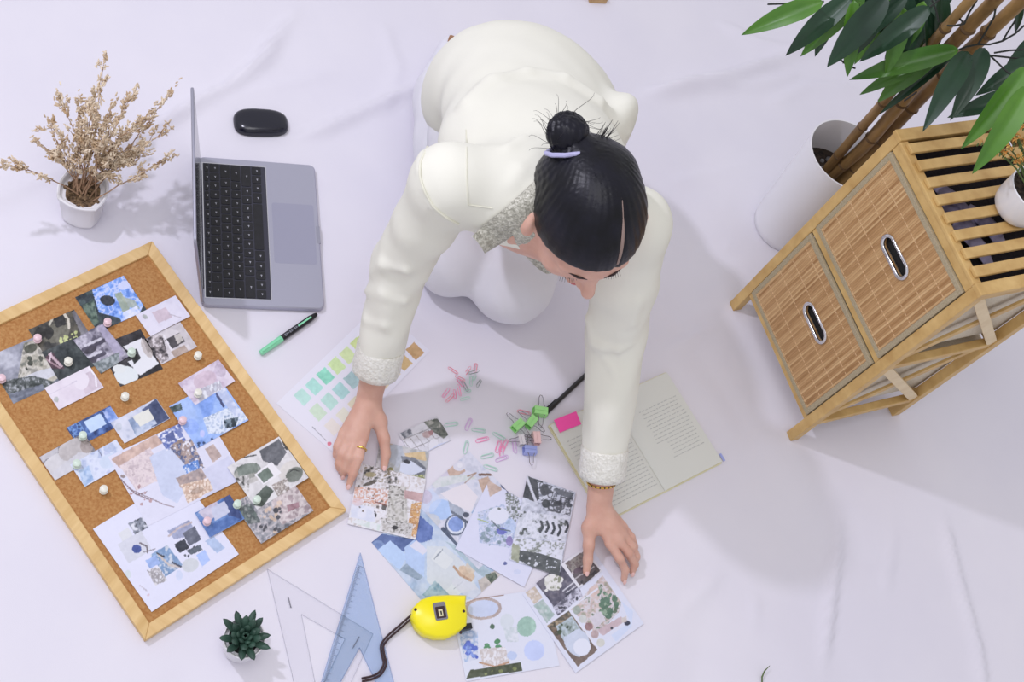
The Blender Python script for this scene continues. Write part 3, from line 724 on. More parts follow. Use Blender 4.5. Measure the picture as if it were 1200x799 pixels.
# ------------------------------------------------------------------ printed pictures
def inpoly(U, V, P):
    r = np.zeros(U.shape, bool); n = len(P)
    for i in range(n):
        x0, y0 = P[i]; x1, y1 = P[(i+1) % n]
        if y0 == y1: continue
        c = ((V < y0) != (V < y1)) & (U < (x1-x0)*(V-y0)/(y1-y0)+x0); r ^= c
    return r
class Paint:
    """colours of the points of one print; outlines are given where the photo shows them on the sheet"""
    def __init__(s, U, V, base): s.U, s.V = U, V; s.C = np.empty(U.shape+(3,)); s.C[:] = base
    def put(s, m, c, a=1.0): s.C[m] = s.C[m]*(1-a)+np.asarray(c, float)*a; return s
    def poly(s, P, c, a=1.0): return s.put(inpoly(s.U, s.V, P), c, a)
    def ell(s, x, y, rx, ry=None, c=(0,0,0), ang=0, a=1.0):
        ry = ry or rx; t = math.radians(ang); dx, dy = s.U-x, s.V-y
        return s.put((((dx*math.cos(t)+dy*math.sin(t))/rx)**2+((-dx*math.sin(t)+dy*math.cos(t))/ry)**2) < 1, c, a)
    def rect(s, x, y, w, h, ang, c, a=1.0):
        t = math.radians(ang); ct, st = math.cos(t), math.sin(t)
        return s.poly([(x+ct*i*w/2-st*j*h/2, y+st*i*w/2+ct*j*h/2) for i, j in ((-1,-1),(1,-1),(1,1),(-1,1))], c, a)
    def line(s, pts, w, c, a=1.0):
        d = np.full(s.U.shape, 1e9)
        for (x0, y0), (x1, y1) in zip(pts[:-1], pts[1:]):
            l2 = (x1-x0)**2+(y1-y0)**2+1e-9; t = np.clip(((s.U-x0)*(x1-x0)+(s.V-y0)*(y1-y0))/l2, 0, 1)
            d = np.minimum(d, np.hypot(s.U-x0-t*(x1-x0), s.V-y0-t*(y1-y0)))
        return s.put(d < w/2, c, a)
    def mottle(s, P, cols, sc=3.0, seed=1, st=(1,1), ang=0, cut=None, a=1.0):
        """patches of several colours inside P (None: everywhere)"""
        t = math.radians(ang); x = (s.U*math.cos(t)+s.V*math.sin(t))/st[0]; y = (-s.U*math.sin(t)+s.V*math.cos(t))/st[1]
        n = fbm(x, y, seed, sc, 3); lo, hi = np.percentile(n, 3), np.percentile(n, 97); k = np.clip((n-lo)/(hi-lo+1e-9), 0, .999)
        m = np.ones(s.U.shape, bool) if P is None else inpoly(s.U, s.V, P)
        if cut is not None: m &= k > cut; k = np.clip((k-cut)/(1-cut), 0, .999)
        K = np.asarray(cols, float); f = k*(len(K)-1); i = np.minimum(f.astype(int), max(len(K)-2, 0)); w_ = np.clip((f-i-.25)*2, 0, 1)[...,None]
        c = K[i]*(1-w_)+K[np.minimum(i+1, len(K)-1)]*w_; s.C[m] = s.C[m]*(1-a)+c[m]*a; return s
    def dots(s, P, c, n, r, seed=1, var=.5, a=1.0):
        g = np.random.default_rng(seed); P_ = np.array(P); lo, hi = P_.min(0), P_.max(0); k = 0
        while k < n:
            p = lo+(hi-lo)*g.random(2)
            if inpoly(np.array([p[0]]), np.array([p[1]]), P)[0]:
                rr = r*(1-var+2*var*g.random()); s.ell(p[0], p[1], rr, rr*(.6+.7*g.random()), c, g.random()*180, a)
            k += 1
        return s
def sheet(name, label, cat, quad, z, paint, base=(224,224,238), group=None, res=.11, thick=.035, lift=None, fade=.06):
    """a rectangular print whose corners TL, TR, BR, BL lie where the photo shows them on a surface of height z"""
    Q = [un(u, v, z) for u, v in quad]; c = sum(Q)/4
    ux = vn((Q[1]-Q[0])+(Q[2]-Q[3])); uy = np.cross([0,0,1.], ux); d = (Q[3]-Q[0])+(Q[2]-Q[1])
    if uy@d < 0: uy = -uy
    # symmetric split of the small skew
    e = vn(d); ang = math.asin(max(-1, min(1, ux@e)))/2; ux = vn(ux*math.cos(ang)-uy*math.sin(ang)); uy = vn(np.array([-ux[1], ux[0], 0])*(1 if np.cross(ux, uy)[2] > 0 else -1))
    w_ = abs(((Q[1]-Q[0])+(Q[2]-Q[3]))@ux)/2; h_ = abs(d@uy)/2
    nx, ny = max(4, int(w_/res)), max(4, int(h_/res)); X, Y = np.meshgrid(np.linspace(-w_/2, w_/2, nx), np.linspace(-h_/2, h_/2, ny), indexing='ij')
    P = c+X[...,None]*ux+Y[...,None]*uy
    if lift is not None: P[...,2] += lift(X/w_*2, Y/h_*2)
    uv = pj(c+X[...,None]*ux+Y[...,None]*uy); pt = Paint(uv[...,0], uv[...,1], base)
    if paint: paint(pt)
    col = (fbm(uv[...,0], uv[...,1], 31, 3.2, 3)-.5)*46+(fbm(uv[...,0], uv[...,1], 57, 14, 2)-.5)*36; wh = np.clip((230-pt.C.mean(-1))/60, 0, 1); pt.C = np.clip(pt.C+(col*wh)[...,None], 4, 250)
    k = nx*ny; b = np.arange(k).reshape(nx, ny); q = np.stack([b[:-1,:-1], b[1:,:-1], b[1:,1:], b[:-1,1:]], -1).reshape(-1, 4)
    if np.cross(ux, uy)[2] < 0: q = q[:, ::-1]
    edge = list(b[:,0])+list(b[-1,1:])+list(b[-2::-1,-1])+list(b[0,-2:0:-1]); n = len(edge); lowv = P.reshape(-1,3)[edge]-[0,0,thick]
    side = [(edge[i], k+i, k+(i+1) % n, edge[(i+1) % n]) for i in range(n)]
    if np.cross(ux, uy)[2] < 0: side = [s_[::-1] for s_ in side]
    V = np.concatenate([P.reshape(-1,3), lowv]); C = np.concatenate([lin(pt.C.reshape(-1,3)*(1-fade)+np.array([226,226,240])*fade), np.tile(lin((226,226,236)), (n,1))])  # fade mixes gloss sheen into the print colours and pales the chart
    o_ = c-np.array([0,0,thick]); me = mesh(name, V, q.tolist()+side+[tuple(range(k, k+n))], M['print'], None, o_, False, None, C)
    o = link(bpy.data.objects.new(name, me)); ORG[o] = o_; o.location = Vector(o_*.01); return setp(o, label, cat, group)
G = 'pictures pinned to the corkboard'
ZB = .80
def bp(quad, label, paint, k, base=(220,220,234), name='pinned_picture'): sheet(name, label, 'picture', quad, ZB+.045*k, paint, base, G)
# -- top row
def p(s):
    s.mottle(None, [(112,116,128),(150,152,166),(182,184,196)], 14, 3, (3,1), -22)
    s.mottle([(28,402),(70,388),(84,436),(50,452),(20,448)], [(120,122,112),(176,172,158),(204,200,190),(150,148,140)], 7, 5)
    s.ell(48,440,26,6,(206,208,220),-18,.85).mottle([(2,446),(40,440),(66,448),(18,474),(6,470)], [(44,52,50),(86,92,92),(160,164,170)], 3, 8).mottle([(10,462),(50,450),(52,458),(16,476)], [(92,98,112),(126,132,148)], 5, 4, (3,1), -22)
    s.ell(36,408,8,5,(84,86,74),-20).dots([(28,400),(50,420),(20,440)], (70,74,64), 12, 2.2, 4)
bp([(-16,419),(72,381),(102,433),(16,474)], 'grey misty landscape picture with white water at the left photo edge', p, 0)
def p(s):
    s.mottle(None, [(46,46,44),(66,64,58),(88,84,74)], 8, 2)
    s.ell(66,390,16,11,(98,96,84),-25).poly([(62,372),(74,367),(78,380),(66,384)], (30,30,30)).line([(74,366),(80,374),(81,384)], 3, (206,200,186)).line([(58,380),(62,372)], 2.5, (190,186,170))
    s.dots([(66,396),(92,384),(90,398),(70,404)], (182,190,128), 14, 2, 3).poly([(84,366),(90,362),(108,392),(96,394)], (112,110,116)).dots([(40,388),(60,384),(58,408),(44,404)], (36,36,34), 10, 4, 5)
bp([(33,386),(87,363),(106,392),(53,417)], 'dark banquet table picture with white arch, upper left on the corkboard', p, 1)
def p(s):
    s.mottle(None, [(34,40,42),(48,54,56),(62,68,68)], 8, 7)
    s.poly([(50,420),(62,413),(76,432),(58,432)], (74,52,62)).line([(58,415),(72,429)], 3, (196,170,180)).line([(54,421),(70,431)], 2, (170,140,150)).line([(60,413),(58,424)],1.5,(210,190,200)).mottle([(80,410),(100,404),(106,428),(84,436)], [(38,46,48),(54,62,62)], 5, 3)
bp([(48,413),(91,394),(109,429),(71,447)], 'dark green picture with pink envelope, above the blush card', p, 2)
def p(s):
    s.mottle(None, [(218,208,220),(226,218,228)], 20, 3); s.poly([(92,442),(110,432),(122,452),(100,462)], (206,192,204)).ell(96,447,8,10,(228,220,230),20).line([(104,431),(112,440),(113,452)], 2, (238,234,242)).ell(66,468,3,3.4,(150,160,150),0,.6).line([(58,462),(90,446)], .9, (206,198,212))
bp([(52,454),(105,429),(121,453),(69,481)], 'pale blush card with faint leaf in one corner, left side of the corkboard', p, 3, (220,210,222))
def p(s):
    s.mottle(None, [(30,38,46),(44,54,60),(62,76,78)], 6, 2)
    s.mottle([(108,340),(145,322),(168,358),(150,392),(140,372),(116,366)], [(92,132,214),(128,166,238),(196,208,248),(110,150,228)], 5, 9)
    s.ell(126,352,9,6,(36,42,50),10).poly([(134,344),(142,342),(152,362),(144,366)], (150,164,150)).poly([(140,346),(158,352),(164,362),(150,360)], (160,170,150),.8).mottle([(144,366),(160,358),(168,374),(150,392),(143,384)], [(150,176,240),(206,216,250),(226,230,250)], 4, 5)
    s.ell(146,334,8,5,(206,214,246),-20).mottle([(96,358),(110,352),(116,378),(106,384)], [(48,66,60),(98,118,104)], 4, 6)
bp([(89,348),(145,322.5),(171,362),(115,391)], 'bright blue hydrangea bouquet picture, topmost on the corkboard', p, 2)
def p(s):
    s.mottle([(160,372),(200,350),(223,370),(176,394)], [(214,210,226),(226,222,236)], 12, 3, a=.6); s.poly([(178,366),(194,360),(202,371),(186,379)], (204,188,200)).ell(170,371,3.6,2.4,(150,158,150),30,.7).line([(198,368),(212,372)], 1, (186,178,190))
bp([(160,370),(205,345),(223,370.5),(176,394)], 'white invitation card with mauve centre at the upper right of the corkboard', p, 5, (222,220,236))
def p(s):
    s.mottle(None, [(196,190,196),(214,208,212)], 8, 2); s.poly([(193,398),(214,388),(219,399),(200,410)], (74,70,74)).poly([(204,393),(211,390),(215,399),(208,403)], (190,184,180)).line([(192,393),(202,412)], 2, (226,222,228)).mottle([(170,396),(190,392),(198,420),(186,428)], [(60,56,60),(140,132,134),(216,208,212)], 4, 4)
    s.poly([(200,412),(216,404),(222,412),(206,420)], (176,158,148)).poly([(211,380),(231,405),(224,409),(206,384)], (196,190,194))
bp([(170,397),(211,377.5),(231,405.5),(189,428)], 'beige shelf picture with dark panes below the white invitation card', p, 1)
def p(s):
    s.mottle(None, [(36,34,38),(50,48,52)], 10, 2); s.poly([(144,406),(166,396),(176,420),(160,440),(158,424),(152,412)], (226,226,232)).poly([(150,424),(176,412),(186,426),(164,440)], (226,227,232)).ell(148,440,14,11,(220,226,228),10).ell(140,432,8,5,(222,226,226)).poly([(152,414),(160,408),(165,420),(157,427)], (40,42,42)).ell(155,414,4,5,(196,208,196)).ell(172,408,5,12,(186,176,172),-25,.8)
bp([(118,405),(166,384),(187.5,430),(140,457)], 'black picture with white heart and pebble shapes, upper middle of the corkboard', p, 1)
def p(s):
    s.mottle(None, [(92,88,104),(140,136,152),(184,180,194)], 5, 4)
    for y in (0, 15): s.line([(98,410+y),(122,399+y)], 5, (66,62,78)); s.line([(100,405+y),(118,397+y)], 3, (198,196,208)); s.ell(106,410+y,8,4,(60,56,68),-25)
    s.poly([(114,384),(122,378),(146,414),(138,420)], (170,164,188)).mottle([(104,428),(140,412),(140,424),(120,440),(112,436)], [(96,106,108),(150,158,162)], 3, 8)
bp([(88,398),(121,377),(148,416),(118,441)], 'violet grey picture of chair rows between the hydrangea and black pictures', p, 4)
# -- second row
def p(s):
    s.mottle(None, [(38,58,108),(62,90,150),(92,126,190)], 8, 3); s.mottle([(78,500),(92,493),(100,506),(88,514)], [(52,84,150),(110,150,210),(40,60,110)], 4, 5); s.poly([(98,494),(118,484.5),(125,497),(106,507)], (190,212,240)).mottle([(120,482),(130,476),(140,490),(128,496)], [(110,140,208),(168,186,232)], 4, 6)
bp([(78,501),(129,475.5),(143,496),(92,524)], 'navy watercolour picture with pale blue card in it, middle left of the corkboard', p, 1)
def p(s):
    s.mottle(None, [(176,184,206),(206,210,226),(216,218,232)], 14, 3); s.poly([(166,480),(183,467),(199,490),(172,504),(176,492)], (66,76,110)).mottle([(150,492),(172,480),(184,496),(160,512)], [(140,158,190),(190,200,220)], 9, 4); s.poly([(155,488),(174,479),(181,491),(164,500)], (222,222,214)).ell(139,500,4,5,(168,178,186),0,.4)
bp([(129,495),(183,467),(199.5,490.5),(146,519)], 'blue grey picture with cream card and dark corner, middle of the corkboard', p, 2)
def p(s):
    s.mottle(None, [(118,116,124),(132,130,138)], 10, 3); s.ell(68,544,20,12,(206,204,208),-30).ell(86,527,18,13,(190,184,184),-20).poly([(45,534),(68,523),(68,530),(50,541)], (188,186,192)).poly([(58,556),(92,530),(112,530),(80,560),(62,564)], (204,203,210)).ell(102,522,8,9,(168,156,152),20).line([(103,517),(118,533)], 1.2, (110,104,106)).ell(100,541,6,2.4,(120,112,112),-10)
bp([(45,535),(98,508),(116,533),(65,563)], 'grey taupe pebble picture at the left rail of the corkboard', p, 2)
def p(s):
    s.mottle(None, [(176,188,218),(204,212,232),(214,220,238),(190,198,226)], 9, 5); s.ell(128,540,12,8,(200,212,232),-25).ell(128,524,7,6,(160,174,206),0,.6).line([(112,520),(119,534)],1,(120,120,140)).mottle([(92,552),(104,545),(110,562),(99,570)], [(150,178,218),(190,208,234)], 5, 3)
bp([(84,545),(135,514),(153.5,539.5),(98.5,571)], 'pale blue marble picture right of the pebble picture', p, 3)
# -- collage
def p(s):
    s.C[:] = (216,216,234); s.mottle([(130,538),(190,505),(198,515),(140,548)], [(190,162,152),(206,178,166)], 8, 3); s.mottle([(140,546),(176,524),(192,560),(160,575)], [(196,180,186),(222,208,210),(206,190,196)], 4, 5)
    s.poly([(175,535),(204,520),(224,560),(208,590),(190,580)], (196,204,228)).mottle([(183,508),(210,494),(218,516),(196,528)], [(226,228,240),(90,106,170),(232,232,242)], 6, 8); s.poly([(193,511),(203,504),(206,515),(197,518)], (86,98,150)).poly([(206,504),(212,502),(214,512),(210,514)], (110,124,178))
    s.poly([(200,522),(212,514),(232,542),(222,552)], (150,130,122)).mottle([(198,524),(224,514),(240,548),(224,552)], [(226,226,236),(160,140,134),(80,92,130),(228,224,232)], 5, 6); s.mottle([(214,546),(232,538),(234,548),(220,556)], [(36,66,140),(90,130,200),(220,226,240)], 3, 7)
    s.poly([(240,526),(250,520),(260,534),(250,542)], (186,166,160)).poly([(236,552),(268,534),(284,560),(240,588)], (204,206,228)).mottle([(206,560),(236,548),(242,560),(212,572)], [(178,158,152),(150,136,136)], 4, 5)
    s.mottle([(212,568),(244,560),(250,574),(220,590)], [(230,212,196),(196,166,146),(236,222,212)], 4, 9); s.ell(231,575,8,3.5,(150,126,110),-20,.6).line([(140,560),(158,578),(176,586)], 1.6, (126,104,112)).line([(160,580),(172,576)], 1.2, (126,104,112)).dots([(140,555),(180,575),(200,600),(160,600)], (168,136,140), 22, 1.3, 4)
    s.line([(150,572),(190,590),(204,594)], 1.2, (132,112,118)).ell(144,558,3,2,(150,136,136))
bp([(130,538),(240,478),(284,560),(172,618)], 'large white collage picture with dried flowers and blue dishes, centre of the corkboard', p, 4, (216,216,234))
def p(s):
    s.mottle(None, [(122,156,226),(150,180,236),(164,190,238)], 22, 3); s.mottle([(238,490),(276,474),(291,490),(262,508),(244,508)], [(186,200,224),(220,228,240),(150,168,196)], 4, 4).mottle([(252,458),(262,452),(284,486),(276,490)], [(214,220,238),(178,190,222)], 5, 5).line([(254,462),(262,476)], 3, (66,72,110))
    s.mottle([(197,478),(212,472),(214,480),(202,484)], [(46,62,62),(90,106,110)], 3, 3).mottle([(262,492),(280,488),(276,500),(264,502)], [(40,52,62),(120,136,150)], 3, 8).dots([(228,520),(250,512),(250,522),(232,526)], (60,80,120), 10, 1.5, 4).ell(224,500,9,9,(138,168,238),0,.7).ell(237,508,3,4,(186,192,244))
bp([(197,475),(259,446),(291,491),(232,526)], 'bright sky blue picture with white blossom, right of centre on the corkboard', p, 6)
def p(s):
    s.mottle(None, [(196,180,200),(214,202,218),(222,212,226)], 9, 4); s.ell(240,445,14,10,(198,176,190),-25,.7).ell(258,434,6,8,(170,156,176),-30,.5).mottle([(228,458),(258,446),(262,458),(234,472)], [(206,210,222),(178,176,190),(226,228,236)], 4, 5)
bp([(209,449),(256,421),(275,446),(229,475)], 'mauve pink marble picture above the sky blue picture', p, 7)
def p(s):
    s.mottle(None, [(206,204,206),(222,220,222)], 6, 3); s.poly([(304,528),(327,514),(336,530),(325,546),(308,540)], (92,94,100)).ell(290,552,16,9,(122,130,124),-15).ell(290,557,17,10,(176,172,164),-12,.5).rect(290,550,24,11,-12,(112,122,114))
    s.ell(342,552,16,12,(214,210,206),-30).ell(345,556,11,8,(120,126,118),-35).line([(338,554),(344,550),(350,552)], 1.2, (60,62,60)).poly([(300,580),(312,568),(321,575),(308,594),(296,592)], (82,92,84)).mottle([(276,560),(292,556),(292,576),(282,574)], [(44,46,44),(170,168,166),(220,218,218)], 3, 5)
    s.poly([(298,556),(318,541),(330,554),(309,568)], (232,230,234)).poly([(301,556),(314,547),(321,557),(309,566)], (104,118,108)).mottle([(318,568),(336,560),(340,574),(326,582)], [(200,192,186),(150,140,134),(224,220,218)], 3, 4).line([(284,536),(300,533)], 1.6, (60,60,60)).line([(332,518),(336,526)], 3, (60,60,58)).line([(350,538),(358,546),(361,556)], 1.4, (90,84,76))
bp([(268,546),(326,512),(362,558),(300,599)], 'white moodboard picture with sage green swatches at the right rail of the corkboard', p, 9)
def p(s):
    s.mottle(None, [(112,114,122),(150,150,156),(190,184,188),(132,132,140)], 5, 6); s.mottle([(330,560),(350,572),(366,598),(330,615),(318,590)], [(178,166,168),(206,196,196),(160,144,148)], 6, 3).poly([(336,592),(350,588),(351,594),(338,600)], (150,116,124)).mottle([(276,594),(294,590),(306,612),(290,614)], [(110,122,118),(84,92,92),(150,154,152)], 4, 7).dots([(290,600),(330,585),(330,620),(305,632)], (206,184,166), 12, 2.4, 5).dots([(300,606),(330,595),(330,620),(305,632)], (78,78,84), 16, 2.2, 9)
bp([(274,591),(335,552),(367,598.5),(306,637)], 'grey street market picture at the lower right of the corkboard', p, 8)
def p(s):
    s.mottle(None, [(72,104,164),(96,130,188),(120,150,200)], 10, 3, (3,1), -35); s.poly([(262,582),(271,575),(284,608),(270,614)], (58,74,124)).mottle([(232,600),(254,586),(258,600),(244,612)], [(184,178,198),(200,194,212)], 6, 4); s.poly([(247,595),(263,587),(270,600),(252,610)], (192,196,218)).poly([(240,618),(270,604),(282,608),(247,630)], (78,110,172))
bp([(230,603),(270,576),(284,608),(246,631)], 'small navy sea picture with lilac card near the white moodboard sheet', p, 10)
def p(s):
    s.C[:] = (218,219,238)
    s.mottle([(150,613),(168,605),(174,618),(158,626)], [(40,44,52),(120,126,140),(214,216,226)], 4, 3); s.rect(147,626,14,11,-30,(214,216,222)).rect(158,641,32,26,-30,(204,206,218)).ell(160,643,5.5,5,(56,74,142)).line([(164,636),(172,640),(173,648)], 1.8, (96,86,92)).line([(168,647),(182,643)], 1, (110,104,110))
    s.mottle([(176,650),(196,638),(214,662),(194,676)], [(140,166,200),(110,140,180),(196,204,216)], 5, 5); s.line([(186,650),(198,662),(210,664)], 2.6, (196,186,182)).line([(202,659),(212,664)], 2.2, (60,66,84)).line([(184,648),(192,652)], 2, (50,52,60)).poly([(170,657),(182,650),(188,660),(176,666)], (146,170,220)).mottle([(172,668),(186,664),(196,680),(182,686)], [(214,212,216),(150,146,150),(222,222,230)], 4, 8)
    s.poly([(196,622),(222,609),(230,626),(204,632)], (150,156,186)).line([(198,628),(210,618),(224,612)], 2.4, (190,176,178)).poly([(214,625),(228,616),(236,632),(222,640)], (96,100,116)).poly([(204,638),(216,631),(222,642),(210,648)], (44,48,60)).poly([(218,645),(234,638),(238,644),(224,650)], (90,98,110)).poly([(230,650),(240,644),(246,656),(237,664)], (168,190,240)).ell(223,662,10,8,(202,206,212),-20)
    s.poly([(240,634),(250,628),(264,642),(254,648)], (172,190,222)).dots([(204,640),(228,640),(222,652),(212,652)], (80,84,96), 8, 1.6, 4).ell(150,673,4,5,(206,214,220)).line([(164,686),(172,692)], 1.5, (190,186,200)).ell(174,697,1.6,1.6,(206,186,200)).rect(182,600,30,14,-30,(216,216,224)).ell(210,674,4,6,(204,212,236))
bp([(110,621),(212,555),(280,650.5),(177,716)], 'large white moodboard sheet at the bottom corner of the corkboard', p, 3, (218,219,238))

# ------------------------------------------------------------------ the pile on the floor
GP = 'pictures piled on the cloth before the hands'
def fp(quad, label, paint, k, base=(222,224,238), name='loose_picture', lift=None): sheet(name, label, 'picture', quad, .05+.045*k, paint, base, GP, lift=lift, fade=.2)
def p(s):                                                                # blue watercolour collage
    s.mottle(None, [(150,176,206),(176,196,222),(196,210,228)], 16, 4); s.poly([(427,637),(441,624),(486,632),(470,650),(445,652)], (62,84,140)).ell(443,640,8,7,(110,136,186)).ell(443,640,5,4,(84,110,166)).poly([(442,645),(457,633),(478,651),(468,668)], (176,204,242)).poly([(474,642),(486,632),(498,645),(497,676),(476,660)], (170,196,236))
    s.poly([(468,668),(476,660),(496,676),(490,680)], (128,150,170)).poly([(488,600),(508,618),(506,632),(494,636),(487,634)], (74,100,168)).poly([(480,640),(488,633),(502,645),(496,650)], (216,216,232)).poly([(500,640),(522,640),(545,660),(560,690),(520,700),(500,680)], (206,214,220)).poly([(505,655),(514,642),(532,656),(522,668)], (218,224,226)).poly([(522,692),(538,676),(548,690),(532,700)], (214,222,226))
    for i in range(3): s.line([(509+i*2.5,655-i*2.4),(514+i*2.5,648-i*2.4)], .9, (130,140,150)); s.line([(532+i*2,690-i*2.2),(540+i*2,684-i*2.2)], .9, (130,140,150))
    s.ell(547,671,11,6,(206,180,150),40).line([(532,664),(540,674),(552,680)], 3, (176,140,108)).ell(552,664,6,8,(214,196,170),0,.8).mottle([(495,697),(510,680),(530,700),(515,712)], [(96,140,160),(150,180,190)], 6, 3)
    s.poly([(522,634),(535,640),(604,690),(596,694),(560,672)], (160,184,196)).mottle([(560,680),(580,668),(608,688),(590,706),(566,700)], [(176,168,160),(196,188,178)], 5, 6).mottle([(568,674),(580,670),(586,680),(576,684)], [(50,66,52),(100,110,90)], 3, 5).ell(548,690,20,8,(208,212,222),30,.8)
fp([(427,637),(519,572),(612,662),(520,722)], 'blue and pale green collage picture left of the yellow tape measure', p, 1, (170,192,222))
def p(s):                                                                # pouch / circle collage
    s.mottle(None, [(196,200,216),(212,214,228),(186,194,214)], 9, 3); s.poly([(500,545),(520,535),(546,552),(530,562),(505,560)], (204,198,216)).poly([(520,540),(532,533),(546,552),(528,562)], (192,162,142)).ell(538,546,7,6,(214,214,226)).ell(539,545,3,3,(228,228,236)).mottle([(500,560),(545,556),(560,560),(510,572)], [(196,206,204),(214,218,220)], 5, 4)
    s.ell(499,582,8,8,(190,182,204)).ell(517,597,14,12,(166,196,240)).poly([(506,572),(518,586),(508,600),(494,600),(493,580)], (196,212,242),.6).ell(499,582,7,8,(192,184,206)).poly([(525,586),(538,592),(546,602),(540,606),(528,600)], (150,160,176)).ell(534,615,12.5,12.5,(74,86,108)).ell(534,615,10.5,10.5,(214,222,236)).ell(534,614,8.8,8.8,(112,140,204)).line([(519,620),(536,640)], 5, (62,74,96)).line([(530,600),(548,612)], 3, (70,80,96)).ell(546,603,4,3,(60,68,84))
    s.poly([(516,578),(545,566),(560,582),(552,600),(530,590)], (228,222,228)).poly([(560,562),(572,558),(582,578),(568,584)], (186,156,134)).poly([(562,584),(580,574),(592,588),(572,598)], (188,192,214)).line([(548,558),(558,554)], 2, (150,120,100)).line([(562,556),(577,556)], 3, (96,66,50)).line([(545,566),(556,556)], 1.4, (170,150,140)).poly([(586,566),(598,560),(602,574),(592,582)], (70,80,112)).poly([(583,548),(600,558),(594,562),(584,556)], (176,166,190)).poly([(594,572),(606,560),(614,574),(600,586)], (214,206,212))
    s.poly([(552,600),(562,590),(574,602),(562,608)], (150,180,214)).ell(506,610,10,8,(196,200,204),0,.8)
fp([(486,582),(545,536),(632,602),(556,668)], 'pale collage picture with tan pouch and blue round swatches in the middle of the pile', p, 2, (206,210,226))
def p(s):
    s.mottle(None, [(206,206,214),(222,222,230)], 5, 3); s.mottle([(496,494),(512,490),(527,508),(520,514),(505,504)], [(52,60,52),(92,98,88),(160,160,150)], 5, 4); s.mottle([(468,506),(480,500),(484,510),(474,514)], [(80,86,96),(180,182,190)], 4, 5)
    for i in range(5): s.line([(474+i*7,517-i*3.2),(484+i*7,530-i*3.4)], .9, (150,148,150))
    s.line([(470,516),(506,501)], 1, (140,138,142)).line([(478,528),(515,512)], 1, (140,138,142)).ell(508,521,7,9,(190,190,194),20,.5).ell(500,509,5,4,(186,160,160)).ell(505,507,3,3,(156,110,112)).ell(508,521,5.4,7.4,(222,222,230),20)
    s.poly([(490,536),(514,520),(530,516),(528,526),(498,540)], (200,208,234))
fp([(466,507),(512,489),(530,515),(484,537)], 'white table picture with dark tree, topmost of the floor pile', p, 3)
def p(s):
    s.mottle(None, [(160,164,164),(196,196,196)], 5, 3); s.poly([(455,520),(470,516),(474,536),(466,548),(456,540)], (172,180,190)).poly([(474,531),(498,529),(500,540),(476,536)], (206,178,128)).poly([(470,534),(486,536),(499,548),(498,556),(474,556)], (96,102,112)).poly([(470,542),(482,540),(498,551),(480,558),(468,552)], (206,214,232)).ell(477,541,4,2.4,(28,30,34),20).mottle([(462,556),(498,556),(496,576),(462,572)], [(176,184,120),(120,130,70),(206,206,190),(70,76,40)], 3, 6).ell(487,572,8,4,(70,72,36)).poly([(474,570),(482,566),(484,574),(476,576)], (214,180,120)).ell(456,556,5,9,(120,116,60),15).poly([(446,510),(462,508),(462,520),(448,524)], (186,166,146))
fp([(444,517),(503,529),(496,580),(438,566)], 'picture of white table with yellow green bottom under the right hand', p, 4)
def p(s):                                                                # orange collage under the right hand
    s.mottle(None, [(196,190,188),(224,222,226),(230,230,236),(206,198,194)], 4, 4)
    s.mottle([(428,545),(470,548),(466,568),(424,562)], [(40,42,40),(150,146,140),(230,228,232),(128,116,92)], 4, 5).mottle([(416,570),(458,574),(452,592),(414,588)], [(228,226,230),(206,150,124),(232,230,234),(190,120,92)], 4, 6).mottle([(456,568),(476,570),(478,614),(452,612)], [(172,170,160),(206,204,198),(120,118,110)], 4, 7)
    s.poly([(474,574),(496,578),(494,588),(474,584)], (186,150,148)).mottle([(482,590),(494,588),(488,630),(476,626)], [(206,150,80),(222,180,130),(180,120,60),(226,214,204)], 3, 8).mottle([(446,606),(484,614),(482,628),(448,622)], [(112,110,102),(206,204,202),(170,166,160)], 3, 9).ell(438,602,3,4.6,(30,32,34),-30).ell(463,618,3.4,2.6,(24,24,26)).mottle([(412,590),(438,594),(440,612),(411,606)], [(212,218,236),(226,228,240)], 8, 3).ell(450,594,3,4,(70,68,64)).mottle([(418,608),(446,614),(444,622),(412,612)], [(206,220,214),(226,230,234)], 4, 3).dots([(420,560),(470,560),(470,600),(416,600)], (96,86,78), 22, 1.2, 3).ell(434,566,8,2.2,(66,60,50),-18).ell(434,556,6,3,(160,150,110)).ell(419,588,6,5,(216,190,196),0,.7).line([(440,588),(452,592)],1.6,(110,60,50))
fp([(420,541),(499,562),(487,633.5),(409,613)], 'busy orange and white collage picture pressed by the right hand', p, 6, (222,220,226))
def p(s):                                                                # floral sheet
    s.C[:] = (214,217,240); s.mottle([(560,600),(590,590),(606,620),(598,642),(562,636)], [(214,218,240),(150,172,206),(196,204,232),(128,150,160)], 4, 4, a=.8); s.dots([(563,604),(600,606),(604,640),(566,640)], (112,136,146), 34, 1.8, 6, a=.8)
    s.mottle([(592,578),(604,572),(612,600),(604,612),(594,600)], [(214,218,236),(96,106,96),(206,210,226),(80,90,86)], 4, 5).ell(588,622,6,4.5,(92,100,186)).ell(597,634,4,6,(128,116,176)).ell(584,604,12,10,(222,226,242)).ell(598,616,7,9,(176,200,240),0,.6).line([(576,610),(586,620),(598,622)], 1.6, (84,100,110)).line([(560,608),(572,612)], 1.4, (150,170,110)).ell(592,660,2.2,2.2,(80,90,150))
    s.ell(578,562,10,9,(206,208,224)).poly([(568,556),(583,554),(588,574),(574,582)], (190,160,138),.85).poly([(592,562),(603,556),(600,574),(594,578)], (74,84,112)).ell(585,596,2,1.5,(96,104,96)).ell(606,670,4,3,(200,208,236))
fp([(572,566),(652,604),(613,690),(534,640)], 'white sheet with blue floral sprigs between the blue collage and the waterfall picture', p, 5, (214,217,240))
